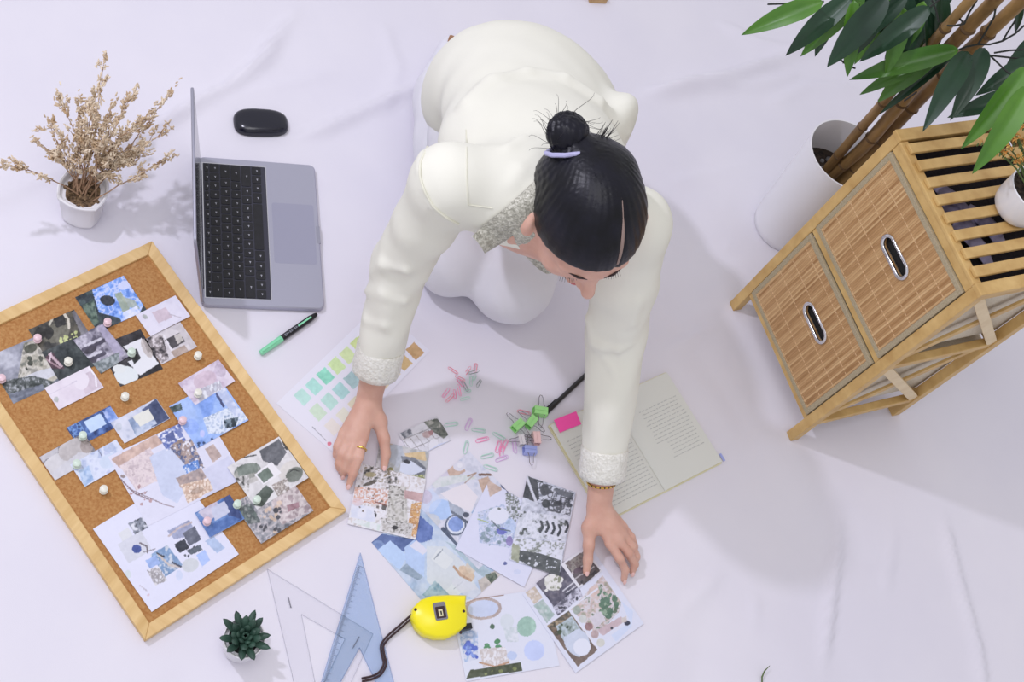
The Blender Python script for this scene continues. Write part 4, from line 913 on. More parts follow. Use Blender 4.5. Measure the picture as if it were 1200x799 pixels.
def p(s):                                                                # waterfall
    s.mottle(None, [(150,156,172),(196,202,218),(220,224,240)], 5, 4); s.poly([(617,557),(636,564),(640,578),(628,588),(611,582)], (46,50,54)).line([(617,558),(622,572),(629,590)], 3, (206,210,224)).mottle([(630,564),(673,577),(668,604),(640,598),(632,584)], [(110,116,128),(206,212,226),(60,64,70),(190,196,212)], 5, 6).ell(640,590,5,5,(50,56,58)).ell(653,590,5,3.2,(52,56,60)).ell(667,592,4,2.4,(70,76,82)).ell(638,574,5,7,(58,62,66)).poly([(650,572),(672,578),(670,584),(652,579)], (84,90,98))
    s.mottle([(606,598),(666,606),(662,634),(604,628)], [(60,68,64),(196,202,214),(222,226,240),(206,212,226)], 5, 8); 
    for x, y in ((634,616),(641,616),(648,618),(655,620),(664,616)): s.line([(x,y-5),(x+2,y+1),(x-1,y+7)], 3, (40,46,50))
    s.mottle([(602,630),(662,636),(658,656),(602,650)], [(120,128,118),(214,218,232),(224,228,242)], 3, 9).poly([(606,644),(632,648),(657,656),(656,676),(622,664),(604,654)], (60,66,66)).dots([(610,648),(655,657),(652,668),(612,660)], (200,206,216), 40, 1.1, 5).poly([(600,636),(609,640),(608,660),(599,655)], (150,156,130))
fp([(617,557),(674,576.5),(656,676),(598,655)], 'black and white waterfall picture between the two hands', p, 8)
def p(s):                                                                # basket mood sheet
    s.C[:] = (218,222,238); s.ell(566,713,22,13,(176,158,152),-4).ell(566,713,18,10,(196,208,238),-4).line([(545,707),(560,701),(590,697)], 1.6, (150,120,104)).mottle([(538,735),(560,740),(560,772),(545,776),(540,755)], [(206,212,232),(150,176,214),(210,214,230)], 6, 4).dots([(541,752),(556,754),(560,770),(546,772)], (72,96,196), 30, 2.2, 5).dots([(541,752),(556,754),(560,770),(546,772)], (120,150,230), 16, 1.8, 6)
    s.dots([(564,752),(590,750),(588,764),(572,764)], (52,116,66), 20, 3, 7).ell(577,734,3,3,(60,90,66)).mottle([(562,760),(592,758),(598,778),(566,782)], [(226,224,228),(200,190,186),(230,230,236)], 4, 8).line([(562,776),(580,781),(596,776)], 2, (176,130,96)).poly([(546,795.5),(551,785),(610,776),(612,786)], (52,60,36)).dots([(550,788),(610,779),(611,785),(552,794)], (106,116,58), 14, 2, 9).ell(600,768,6,5,(176,196,236),0,.8)
    s.ell(617,734,11,12,(150,190,172),30).ell(626,762,12,12,(190,204,246)).ell(594,728,8,9,(206,216,222),0,.8).mottle([(590,736),(606,734),(608,752),(594,752)], [(196,208,214),(222,226,236)], 4, 3).line([(630,785),(641,783)], .8, (190,190,206))  # last thin line: faint shadow at the sheet's lower edge, painted on
fp([(528,706),(634,690),(657,781),(546,797)], 'white moodboard sheet with flower basket and green oval beside the tape measure', p, 2, (218,222,238))
def p(s):                                                                # mirror mood sheet
    s.C[:] = (216,220,238); s.mottle([(614,692),(626,686),(636,700),(626,708)], [(206,196,190),(196,180,160),(220,212,208)], 4, 3); s.poly([(625,709),(636,702),(650,720),(641,730)], (164,184,180)).mottle([(628,711),(637,704),(648,720),(641,727)], [(150,176,168),(190,200,200)], 4, 4)
    s.mottle([(642,700),(676,682),(683,698),(654,722)], [(60,60,74),(130,128,146),(196,196,214),(40,40,50)], 4, 5); s.poly([(641,733),(667,715),(701,761),(677,781)], (102,84,72)).mottle([(641,733),(667,715),(676,728),(652,746)], [(110,90,70),(60,56,44),(150,130,100)], 4, 6).poly([(651,734),(670,722),(691,752),(690,764),(678,770),(668,764)], (170,186,196)).ell(676,752,14,18,(196,206,226),-35).ell(682,758,10,10,(224,228,242)).mottle([(654,734),(670,724),(678,736),(662,746)], [(84,100,90),(150,166,166),(180,196,206)], 4, 7).dots([(650,738),(664,728),(668,734),(654,744)], (52,66,44), 9, 2.2, 8)
    s.mottle([(669,714),(706,674),(728,706),(726,716),(700,744)], [(150,150,130),(196,176,170),(210,204,210),(90,110,84)], 5, 8); s.dots([(700,688),(722,700),(724,716),(706,728)], (66,100,76), 40, 2.6, 4).dots([(700,688),(722,700),(724,716),(706,728)], (130,156,130), 20, 1.8, 5).poly([(690,690),(700,684),(703,694),(694,700)], (206,180,170)).poly([(690,724),(704,716),(710,726),(698,736)], (206,200,210)).poly([(700,738),(728,722),(732,728),(706,745)], (200,176,182))
    for (x, y), c in zip(((676,715),(683,725),(690,734),(697,743),(704,753)), ((140,152,140),(196,200,196),(128,92,92),(180,156,156),(206,206,196))): s.ell(x, y, 4.8, 4.8, c)
    s.poly([(716,744),(738,728),(728,704),(742,716),(740,734),(722,752)], (204,216,242)).ell(735,730,3.4,3,(30,34,50)).ell(717,736,1.6,1.6,(60,60,70)).poly([(728,724),(734,722),(735,728),(729,730)], (206,196,190)).line([(667,714),(702,762)], 2.2, (222,224,238)).line([(641,731),(668,713),(700,690)], 2, (222,224,238))
fp([(612,697),(694,642),(754,731),(675,788)], 'moodboard sheet with oval mirror and garden pictures under the left hand', p, 4, (216,220,238))
def p(s):
    s.mottle(None, [(44,44,58),(70,68,84),(96,92,104)], 6, 3); s.ell(648,682,10,10,(206,206,196)).dots([(640,674),(658,674),(656,692),(640,692)], (226,226,222), 14, 2.6, 3).dots([(640,674),(658,674),(656,692),(640,692)], (130,136,110), 9, 1.6, 5).line([(660,692),(672,682)], 1.6, (196,196,206)).line([(664,694),(676,686)], 1.2, (196,196,206))
fp([(627,685),(662,656),(682,686),(650,708)], 'small dark picture with pale flower just below the waterfall picture', p, 6)
def p(s):
    s.C[:] = (222,222,230); s.poly([(662,660),(685,645),(702,667),(679,686)], (70,62,64)); s.mottle([(662,660),(685,646),(692,656),(670,670)], [(60,56,56),(130,124,116),(90,78,76)], 4, 3).line([(670,672),(690,658)], 2, (196,190,190)).line([(674,678),(696,664)], 1.5, (170,164,166)).mottle([(680,682),(700,666),(704,668),(684,686)], [(30,28,30),(66,58,54)], 4, 3).ell(677,668,6,3,(66,50,60),-30)
fp([(657,660),(685,642),(706,668),(678,690)], 'small dark picture with white border held down by the left thumb', p, 7)

# ------------------------------------------------------------------ colour swatch sheet
def p(s):
    s.C[:] = (228,227,238)
    rows = [[(168,226,206),(150,226,204),(96,206,162),(190,226,130),(204,230,140),(196,220,110),(206,196,90)],
            [(196,226,186),(164,220,200),(150,212,204),(140,184,180),(120,170,160),(110,150,140),(150,170,120)],
            [(232,224,208),(226,226,196),(222,214,170),(216,206,150),(220,200,140),(212,186,112),(206,164,84),(186,132,58)]]
    a = np.array([355,465.]); st = np.array([13.2,-12.2]); rw = np.array([17.6,17.6])
    for i, r in enumerate(rows):
        for j, c in enumerate(r):
            x, y = a+st*j*(1.0+.02*i)+rw*i
            e1, e2 = np.array([5.0,-4.6]), np.array([6.0,6.2])
            s.poly([(x-e1[0]-e2[0], y-e1[1]-e2[1]), (x+e1[0]-e2[0], y+e1[1]-e2[1]), (x+e1[0]+e2[0], y+e1[1]+e2[1]), (x-e1[0]+e2[0], y-e1[1]+e2[1])], c)
    s.ell(386,520,2.4,2.4,(214,74,96)); s.line([(366,500),(382,516)], 1.0, (150,150,160))
sheet('colour_chart', 'white colour chart with mint, lime and ochre swatches under the right forearm', 'colour chart', [(326.5,474),(441,356),(503,411),(389,530)], .07, p, (228,227,238), fade=.36)

# ------------------------------------------------------------------ drawer cabinet
CO = np.array([31.304, 165.304, 0]); CA = -.69116523; CW, CD, CH = 30.767, 27.459, 59.538
cx_ = np.array([math.cos(CA), math.sin(CA), 0]); cy_ = np.array([-math.sin(CA), math.cos(CA), 0]); CAX = np.array([cx_, cy_, [0,0,1.]])
def cp(x, y, z): return CO+cx_*x+cy_*y+np.array([0,0,z])
M['weave'] = mat('woven bamboo drawer front', (186,142,92), .55)
def _weave():
    m = M['weave']; N, L, B = nodes(m); tc = N.new('ShaderNodeTexCoord'); mp = N.new('ShaderNodeMapping'); L.new(tc.outputs['UV'], mp.inputs[0])
    sx = N.new('ShaderNodeSeparateXYZ'); L.new(mp.outputs[0], sx.inputs[0])       # x: cm across, y: cm up
    def math_(op, a, b=None, c=None):
        n = N.new('ShaderNodeMath'); n.operation = op
        for i, s in enumerate((a, b, c)):
            if s is None: continue
            if isinstance(s, (int, float)): n.inputs[i].default_value = s
            else: L.new(s, n.inputs[i])
        return n.outputs[0]
    idx = math_('FLOOR', math_('MULTIPLY', sx.outputs['X'], 2.6))
    wn = N.new('ShaderNodeTexWhiteNoise'); wn.noise_dimensions = '1D'; L.new(idx, wn.inputs['W'])
    nz = N.new('ShaderNodeTexNoise'); nz.noise_dimensions = '2D'; mp2 = N.new('ShaderNodeMapping'); mp2.inputs['Scale'].default_value = (2.2, .16, 1); L.new(tc.outputs['UV'], mp2.inputs[0])
    L.new(mp2.outputs[0], nz.inputs['Vector']); nz.inputs['Scale'].default_value = 1.0; nz.inputs['Detail'].default_value = 5
    f = math_('ADD', math_('MULTIPLY', wn.outputs['Value'], .5), math_('MULTIPLY', nz.outputs['Fac'], .62))
    r = N.new('ShaderNodeValToRGB'); e = r.color_ramp.elements; e[0].position = .25; e[1].position = .85; e[0].color = L4((158,116,70)); e[1].color = L4((210,174,126)); x = e.new(.55); x.color = L4((188,147,99))
    L.new(f, r.inputs[0])
    gap = math_('LESS_THAN', math_('FRACT', math_('MULTIPLY', sx.outputs['X'], 2.6)), .1)
    # pale stitching threads: dashes across the slats
    ty = math_('ABSOLUTE', math_('SUBTRACT', math_('FRACT', math_('DIVIDE', math_('ADD', sx.outputs['Y'], 1.0), 4.6)), .5))
    th = math_('LESS_THAN', ty, .022); dash = math_('LESS_THAN', math_('FRACT', math_('MULTIPLY', sx.outputs['X'], 1.3)), .62)
    th = math_('MULTIPLY', th, dash)
    m1 = N.new('ShaderNodeMix'); m1.data_type = 'RGBA'; L.new(math_('MULTIPLY', gap, .55), m1.inputs[0]); L.new(r.outputs[0], m1.inputs[6]); m1.inputs[7].default_value = L4((112,72,40))
    m2 = N.new('ShaderNodeMix'); m2.data_type = 'RGBA'; L.new(math_('MULTIPLY', th, .75), m2.inputs[0]); L.new(m1.outputs[2], m2.inputs[6]); m2.inputs[7].default_value = L4((226,190,146))
    L.new(m2.outputs[2], B.inputs['Base Color'])
    bp = N.new('ShaderNodeBump'); bp.inputs['Strength'].default_value = .5; bp.inputs['Distance'].default_value = .001; L.new(math_('SUBTRACT', 1.0, gap), bp.inputs['Height']); L.new(bp.outputs[0], B.inputs['Normal'])
_weave()
cab = thing('drawer_cabinet', 'small bamboo cabinet with two woven drawers and slatted top', 'cabinet', cp(CW/2, CD/2, 0))
PW = 2.0
def cbox(name, c, s, m, parent=None, bev=.15):
    b = MB(); b.box(cp(*c), s, CAX); return obj(name, b, m, parent or cab, smooth=False, bevel=bev)
for x in (PW/2, CW-PW/2):
    for y in (PW/2, CD-PW/2): cbox('leg', (x, y, (CH-1.0)/2), (PW, PW, CH-1.0), M['bam'])
Z1, Z2, Z3 = 7.2, 31.6, CH-2.0
for y in (PW/2-.05, CD-PW/2):
    cbox('rail', (CW/2, y, Z1), (CW-2*PW, 1.5, 1.5), M['bam']); cbox('rail', (CW/2, y, Z2), (CW-2*PW, 1.5, 1.6), M['bam']); cbox('rail', (CW/2, y, Z3), (CW-2*PW, 1.6, 2.0), M['bam'])
for x in (PW/2, CW-PW/2):
    for z in (Z1, Z2, Z3): cbox('rail', (x, CD/2, z), (1.5, CD-2*PW, 1.6 if z != Z3 else 2.0), M['bam'])
for x0, sgn in ((PW/2, -1), (CW-PW/2, 1)):                              # crossed braces on both sides
    for za, zb in ((Z1+.8, Z2-.8), (Z2+.8, Z3-1.0)):
        for k, (ya, yb) in enumerate(((PW, CD-PW), (CD-PW, PW))):
            A, Bq = cp(x0+sgn*(.45 if k == 0 else -.1), ya, zb), cp(x0+sgn*(.45 if k == 0 else -.1), yb, za); d = vn(Bq-A)
            b = MB(); b.box((A+Bq)/2, (.5, 1.9, np.linalg.norm(Bq-A)-.4), np.array([cx_, np.cross(d, cx_), d])); obj('brace', b, M['bam_lit'] if k == 0 else M['bam'], cab, smooth=False, bevel=.08)
# top: end boards and slats
for x in (PW/2, CW-PW/2): cbox('top_edge', (x, CD/2, CH-.5), (PW+.2, CD+.3, 1.0), M['bam'])
for y in (.75, CD-.75): cbox('top_edge', (CW/2, y, CH-.75), (CW-2*PW-.2, 1.7, .7), M['bam'])
ns = 8; span = CW-2*PW-.5; pitch = span/ns
for k in range(ns): cbox('slat', (PW+.25+pitch*(k+.5), CD/2, CH+.0), (pitch*.56, CD-1.0, .75), M['bam'])
# drawers: woven front framed by fabric, liner box, grommet handle
def drawer(z0, z1, hx):
    xa, xb = PW+.15, CW-PW-.15
    d = cbox('drawer', ((xa+xb)/2, CD/2+.4, (z0+z1)/2-.5), (xb-xa-.6, CD-1.6, z1-z0-1.6), M['liner'], cab, .2)
    # front with a stadium cut-out
    yf = -.15; w_, h_ = xb-xa, z1-z0; hz = (z1-z0)*.60; hl, hr = 3.7, 1.3
    outer = [(0,0),(w_,0),(w_,h_),(0,h_)]
    n = 40; inner = []; ring = []
    def stad(t, rr):
        a = 2*PI*t; ex = (hl-hr) if math.cos(a) >= 0 else -(hl-hr)
        return (hx-xa+ex+rr*math.cos(a), hz+rr*math.sin(a))
    def sq(t, a_, b_, c_, d_):
        an = 2*PI*t; dx, dy = math.cos(an), math.sin(an); ox, oy = hx-xa, hz; k = 1e9
        if dx > 1e-9: k = min(k, (c_-ox)/dx)
        if dx < -1e-9: k = min(k, (a_-ox)/dx)
        if dy > 1e-9: k = min(k, (d_-oy)/dy)
        if dy < -1e-9: k = min(k, (b_-oy)/dy)
        return (ox+dx*k, oy+dy*k)
    g = .95
    ts = sorted(set([i/n for i in range(n)]+[(math.atan2(y-hz, x-(hx-xa))/(2*PI)) % 1 for x, y in ((g,g),(w_-g,g),(w_-g,h_-g),(g,h_-g))]))
    inn = [stad(t, hr) for t in ts]; out = [sq(t, g, g, w_-g, h_-g) for t in ts]; k = len(ts)
    V = []; UV = []
    for lev in (yf, yf+.5):
        for L_ in (inn, out):
            for x, z in L_: V.append(cp(xa+x, lev, z0+z)); UV.append((x, z))
    F = []
    for i in range(k):
        j = (i+1) % k; F += [(i, j, k+j, k+i), (2*k+j, 2*k+i, 3*k+i, 3*k+j), (j, i, 2*k+i, 2*k+j), (k+i, k+j, 3*k+j, 3*k+i)]
    me = mesh('woven_front', V, F, M['weave'], None, ORG[cab], False)
    uv = me.uv_layers.new(name='UVMap')
    for l in me.loops: uv.data[l.index].uv = UV[l.vertex_index]
    o = link(bpy.data.objects.new('woven_front', me)); o.parent = d; ORG[d] = ORG[cab]; o.parent = d
    b = MB()
    for (x0, x1, y0, y1) in ((0,w_,0,1.0),(0,w_,h_-1.0,h_),(0,1.0,1.0,h_-1.0),(w_-1.0,w_,1.0,h_-1.0)):
        b.box(cp(xa+(x0+x1)/2, yf+.22, z0+(y0+y1)/2), (x1-x0, .64, y1-y0), CAX)
    obj('fabric_border', b, M['greyedge'], d, smooth=False, bevel=.1)
    b = MB(); pts = [stad(t/36, hr+.12) for t in range(37)]
    b.tube([cp(xa+x, yf-.1, z0+z) for x, z in pts], .3, 8, cap=False); b.tube([cp(xa+x*1+0, yf-.2, z0+z) for x, z in [stad(t/36, hr+.42) for t in range(37)]], .1, 6, cap=False)
    obj('handle_ring', b, M['chrome'], d, ang=60)
    b = MB(); b.prism([stad(t/36, hr+.05) for t in range(36)], -1.45, -1.3, o=cp(xa, 0, z0), ax=np.array([cx_, [0,0,1.], -cy_*-1])); 
    b.v[-1] = b.v[-1]+cy_*2.0
    obj('handle_hole_shade', b, M['dark_hole'], d)  # dark plate painted as the shade inside the handle opening
for a in ((Z1+.9, Z2-1.0, CW/2+.5), (Z2+1.0, Z3-1.1, CW/2+1.2)): drawer(*a)
b = MB(); b.box(cp(CW/2, CD/2+.4, (Z2+Z3)/2+10.9), (CW-PW-.6, CD-PW-.6, .3), CAX); obj('gap_shade_panel', b, M['gap_shade'], cab)  # dark panel painted in as the shade between the top slats

# violet grey cloth in the top drawer, seen between the slats
b = MB()
def fold(x, y, L_, r): b.tube([cp(x+dx, y+dy, 56.7+dz) for dx, dy, dz in ((0,0,0),(L_*.3,1.2,.5),(L_*.6,2.6,.2),(L_,3.2,-.2))], [r*.7, r, r, r*.6], 10, flat=(np.array([0,0,1.]), .55))
fold(9.5,5.0,9,1.5); fold(12.5,4.0,9,1.6); fold(17.0,4.5,8,1.5); fold(14.5,9.0,8,1.6)
o = obj('folded_cloth', b, M['violet_cloth'], None); setp(o, 'crumpled violet grey cloth seen between the slats of the cabinet top', 'cloth')

# ------------------------------------------------------------------ tall white pot with bamboo
PC = un(915, 266, 0)
def build_bamboo():
    c = PC; t = thing('bamboo_plant', 'tall bamboo with green leaves in a white planter behind the cabinet', 'plant', c)
    Hh = 27.0
    b = MB(); b.lathe(c, [(6.1,0),(6.4,.3),(6.7,2),(8.3,Hh-.4),(8.35,Hh),(8.05,Hh+.05),(7.95,Hh-.4),(7.7,Hh-7),(7.5,Hh-9)], 64); obj('planter', b, M['ceramic'], t, ang=50)
    b = MB(); b.lathe(c+[0,0,Hh-8.6], [(7.7,-.3),(7.6,0),(4,.3),(.01,.4)], 40)
    obj('soil', b, M['soil'], t)
    b = MB()
    for i in range(46):
        a = RNG.random()*2*PI; r = 7.0*math.sqrt(RNG.random()); b.sphere(c+np.array([r*math.cos(a), r*math.sin(a), Hh-8.2]), .45+.5*RNG.random(), nu=7, nv=5)
    o = obj('pebbles', b, add_noise(mat('grey pebble', (120,118,120), .7), (66,66,70), (176,174,176), 30), t); o['kind'] = 'stuff'
    zs = [Hh-8.4, 40, 60, 80, 104]
    def stem(px, r):
        Q = np.array([un(u, v, z) for u, v, z in px]); ts = np.linspace(0, len(Q)-1, 40); P = np.stack([np.interp(ts, np.arange(len(Q)), Q[:,k]) for k in range(3)], 1)
        for _ in range(6): P[1:-1] = (P[:-2]+2*P[1:-1]+P[2:])/4
        b = MB(); b.tube(P, np.linspace(r, r*.86, 40), 12); s = obj('stem', b, M['stem'], t)
        for i in range(4, 39, 6): b = MB(); b.tube([P[i]-(P[i]-P[i-1])*.16, P[i], P[i]+(P[i]-P[i-1])*.16], [r*1.0, r*1.13, r*1.0], 12); obj('node_ring', b, M['node'], s)
        return P
    S1 = stem([(962,207,19),(1003,157,34),(1032,124,46),(1078,66,62),(1130,8,78),(1180,-50,92)], .95)
    S2 = stem([(968,209,19),(1010,176,31),(1055,122,48),(1100,68,62),(1160,6,78),(1222,-60,94)], 1.25)
    S3 = stem([(984,216,19),(1020,178,31),(1066,128,45),(1115,78,60),(1190,8,78),(1260,-60,94)], 1.3)
    # leaves: tip and base seen from the reference view, heights assumed; blades bend and have width
    LV = [((872,36.5,66),(965,2,74),4.6,'leaf_bright'),((924,61,64),(998,-4,74),4.9,'leaf_dark'),((941,62.5,63),(1002,8,72),4.2,'leaf_bright'),((973,74,66),(1040,-6,78),6.0,'leaf_dark'),
          ((1011,68,66),(1090,8,76),5.0,'leaf_dark'),((1039,67,62),(1072,22,70),3.6,'leaf_dark'),((1000,88,60),(1124,58,70),5.0,'leaf_bright'),((1010,108,56),(1076,80,64),3.2,'leaf_bright'),
          ((1032,116,55),(1100,64,66),5.4,'leaf_bright'),((1034,130,54),(1118,62,66),2.6,'leaf_dark'),((1086.5,149,68),(1134,60,72),5.2,'leaf_dark'),((1118,137,68),(1154,56,73),5.0,'leaf_dark'),
          ((1146,109,66),(1206,70,72),4.2,'leaf_dark'),((1114,134,64),(1206,108,72),4.6,'leaf_dark'),((1131,170,79),(1204,78,88),4.6,'leaf_bright'),((1144.5,199,79),(1206,100,88),5.0,'leaf_bright'),
          ((1101,50,66),(1104,-8,74),3.6,'leaf_dark'),((1078,62,60),(1106,10,70),4.6,'leaf_bright'),((1030,40,62),(1075,-12,74),4.4,'leaf_dark'),((985,30,58),(1012,-8,66),4.2,'leaf_bright'),
          ((1192,36,66),(1196,-4,72),2.0,'leaf_dark'),((1168,110,62),(1215,40,72),4.8,'leaf_dark'),((1085,20,60),(1120,-14,70),4.0,'leaf_dark')]
    def leaf(tp, bs, w_, m):
        A, Bq = un(*bs), un(*tp); d = Bq-A; Ln = np.linalg.norm(d); d /= Ln
        vw = vn(CC-(A+Bq)/2); up = vn(vw*.75+np.array([0,0,.35])+RNG.normal(0,.16,3)); up = vn(up-d*(up@d)); sd_ = np.cross(d, up)
        n = 22; P = np.zeros((n, 7, 3))
        for i in range(n):
            q = i/(n-1); wd = w_*.35*2.62*q**.55*(1-q)**.92+.02; cc = A+d*Ln*q+up*(1.2*math.sin(q*PI)*Ln/18)-np.array([0,0,.9])*q*q*Ln/12
            for j in range(7):
                y = (j-3)/3; P[i,j] = cc+sd_*y*wd+up*((abs(y)*.34-.08*(j == 3))*wd)
        b = MB(); b.grid(P, thick=.05, nrm=np.broadcast_to(up, P.shape)); obj('leaf', b, M[m], t, ang=80)
    for a_ in LV: leaf(*a_)
    for q in range(16):
        u, v = 985+RNG.random()*125, -22+RNG.random()*38; ln = 62+RNG.random()*26; an = math.radians(118+RNG.normal(0,14)); z = 60+RNG.random()*12
        LV.append(((u+ln*math.cos(an), v+ln*math.sin(an), z-5), (u, v, z+4), 3.6+RNG.random(), 'leaf_dark' if q % 4 else 'leaf_bright'))
    for (tp, bs, w_, m) in LV[-16:]: leaf(tp, bs, w_, m)
    b = MB()
    TW = [((1124,58,70),(1146,52,73)),((1146,52,73),(1175,48,76)),((1175,48,76),(1200,30,78)),((1146,52,73),(1165,20,78)),((1165,20,78),(1172,-6,80)),((1110,30,74),(1130,28,76)),((1130,28,76),(1145,0,80)),
          ((1130,28,76),(1122,10,76)),((1100,26,72),(1092,0,74)),((1175,48,76),(1190,24,80)),((1165,62,72),(1200,58,74)),((985,70,60),(1002,80,58)),((1060,118,52),(1074,108,60)),((1090,8,76),(1120,-12,80)),((1040,-6,78),(1075,-10,80)),((900,5,62),(965,2,74)),((1150,64,70),(1206,70,72)),((1155,60,72),(1206,104,74))]
    for a, q in TW: b = MB(); b.tube([un(*a), (un(*a)+un(*q))/2+RNG.normal(0,.2,3), un(*q)], .16, 5); obj('twig', b, M['blacktwig'], t)
build_bamboo()

# ------------------------------------------------------------------ small white pot with orange flowers on the cabinet
def build_flowers():
    zt = CH+.38; c = un(1186, 246, zt); t = thing('flower_pot', 'white rounded pot of orange yellow blossoms standing on the cabinet', 'plant', c)
    b = MB(); b.lathe(c, [(2.6,0),(3.4,.25),(3.9,.9),(4.2,2.2),(4.35,5.6),(4.4,6.0),(4.2,6.1),(4.1,5.8),(4.0,5.0)], 48); obj('pot', b, M['ceramic'], t, ang=50)
    b = MB(); b.lathe(c+[0,0,5.1], [(4.0,-.05),(4.0,.1),(2,.4),(.01,.5)], 30)
    for i in range(30): a_ = RNG.random()*6.3; r_ = 3.4*RNG.random()**.5; b.sphere(c+np.array([r_*math.cos(a_), r_*math.sin(a_), 5.35]), .35, nu=6, nv=4)
    obj('pebbles', b, M['soil'], t)
    cl = [(1163,170,71),(1178,176,71),(1195,186,71),(1192,160,73),(1184,146,74),(1200,142,75),(1204,172,73),(1172,160,72)]
    for u, v, z in cl:
        p = un(u, v, z+1); s = c+np.array([RNG.normal(0,.8), RNG.normal(0,.8), 5.0])
        b = MB(); b.tube([s, (s+p)/2+[0,0,.8], p], .14, 6); st = obj('flower_stem', b, M['flower_stem'], t)
        b = MB()
        for i in range(15):
            q = p+RNG.normal(0,.55,3); dn = vn(RNG.normal(0,.5,3)+[0,0,.8]); x_ = vn(np.cross(dn, [1,.3,.2])); y_ = np.cross(dn, x_)
            for k in range(5):
                a = 2*PI*k/5; dd = x_*math.cos(a)+y_*math.sin(a); b.sphere(q+dd*.22, (.2,.13,.06), ax=np.array([dd, np.cross(dn, dd), dn]), nu=6, nv=4)
            b.sphere(q, .09, nu=5, nv=4)
        obj('blossom_cluster', b, M['flower'], st)
        b = MB()
        for i in range(8): q = p+RNG.normal(0,.8,3)-[0,0,.7]; b.sphere(q, (.12,.5,.2), nu=6, nv=4)
        obj('bract', b, M['flower_stem'], st)
build_flowers()

# ------------------------------------------------------------------ smooth body surfaces from distance fields
class Field:
    def __init__(s): s.P = []; s.cut = []; s.disp = None; s.add_disp = 1.5
    def cap(s, a, b, ra, rb=None, k=1.2, lat=None, f=1.0): s.P.append(('c', np.asarray(a, float), np.asarray(b, float), ra, ra if rb is None else rb, k, None if lat is None else vn(lat), f)); return s
    def ell(s, c, ax, r, k=1.2): s.P.append(('e', np.asarray(c, float), np.asarray(ax, float), np.asarray(r, float), k)); return s
    def chain(s, pts, rad, k=1.2):
        for i in range(len(pts)-1): s.cap(pts[i], pts[i+1], rad[i], rad[i+1], k if i == 0 else min(k, .6*min(rad[i], rad[i+1])))
        return s
    @staticmethod
    def ev(p, X):
        if p[0] == 'c':
            _, a, b, ra, rb, k, lat, f = p; d = b-a; l2 = max(d@d, 1e-9); t = np.clip(((X-a)@d)/l2, 0, 1); q = X-a-t[:,None]*d
            if lat is not None: q = q-np.outer(q@lat, lat)*(1-1/f)
            return np.sqrt((q*q).sum(1))-(ra+(rb-ra)*t)
        _, c, ax, r, k = p; q = (X-c)@ax.T; k0 = np.sqrt(((q/r)**2).sum(1)); k1 = np.sqrt(((q/r**2)**2).sum(1))
        return k0*(k0-1)/np.maximum(k1, 1e-9)
    def __call__(s, X, act=None):
        d = None
        for p in (s.P if act is None else act):
            e = s.ev(p, X); k = p[5] if p[0] == 'c' else p[4]
            if d is None: d = e
            else:
                h = np.clip(.5+.5*(d-e)/k, 0, 1); d = d*(1-h)+e*h-k*h*(1-h)
        if s.disp is not None: d = d+s.disp(X)
        for fn, k in s.cut:
            e = fn(X); h = np.clip(.5-.5*(d-e)/k, 0, 1); d = d*(1-h)+e*h+k*h*(1-h)
        return d
    def bounds(s):
        lo, hi = np.full(3, 1e9), np.full(3, -1e9)
        for p in s.P:
            if p[0] == 'c': r = max(p[3], p[4])*p[7]; q = np.stack([p[1], p[2]])
            else: r = p[3].max(); q = p[1][None]
            lo = np.minimum(lo, q.min(0)-r); hi = np.maximum(hi, q.max(0)+r)
        return lo-2, hi+2
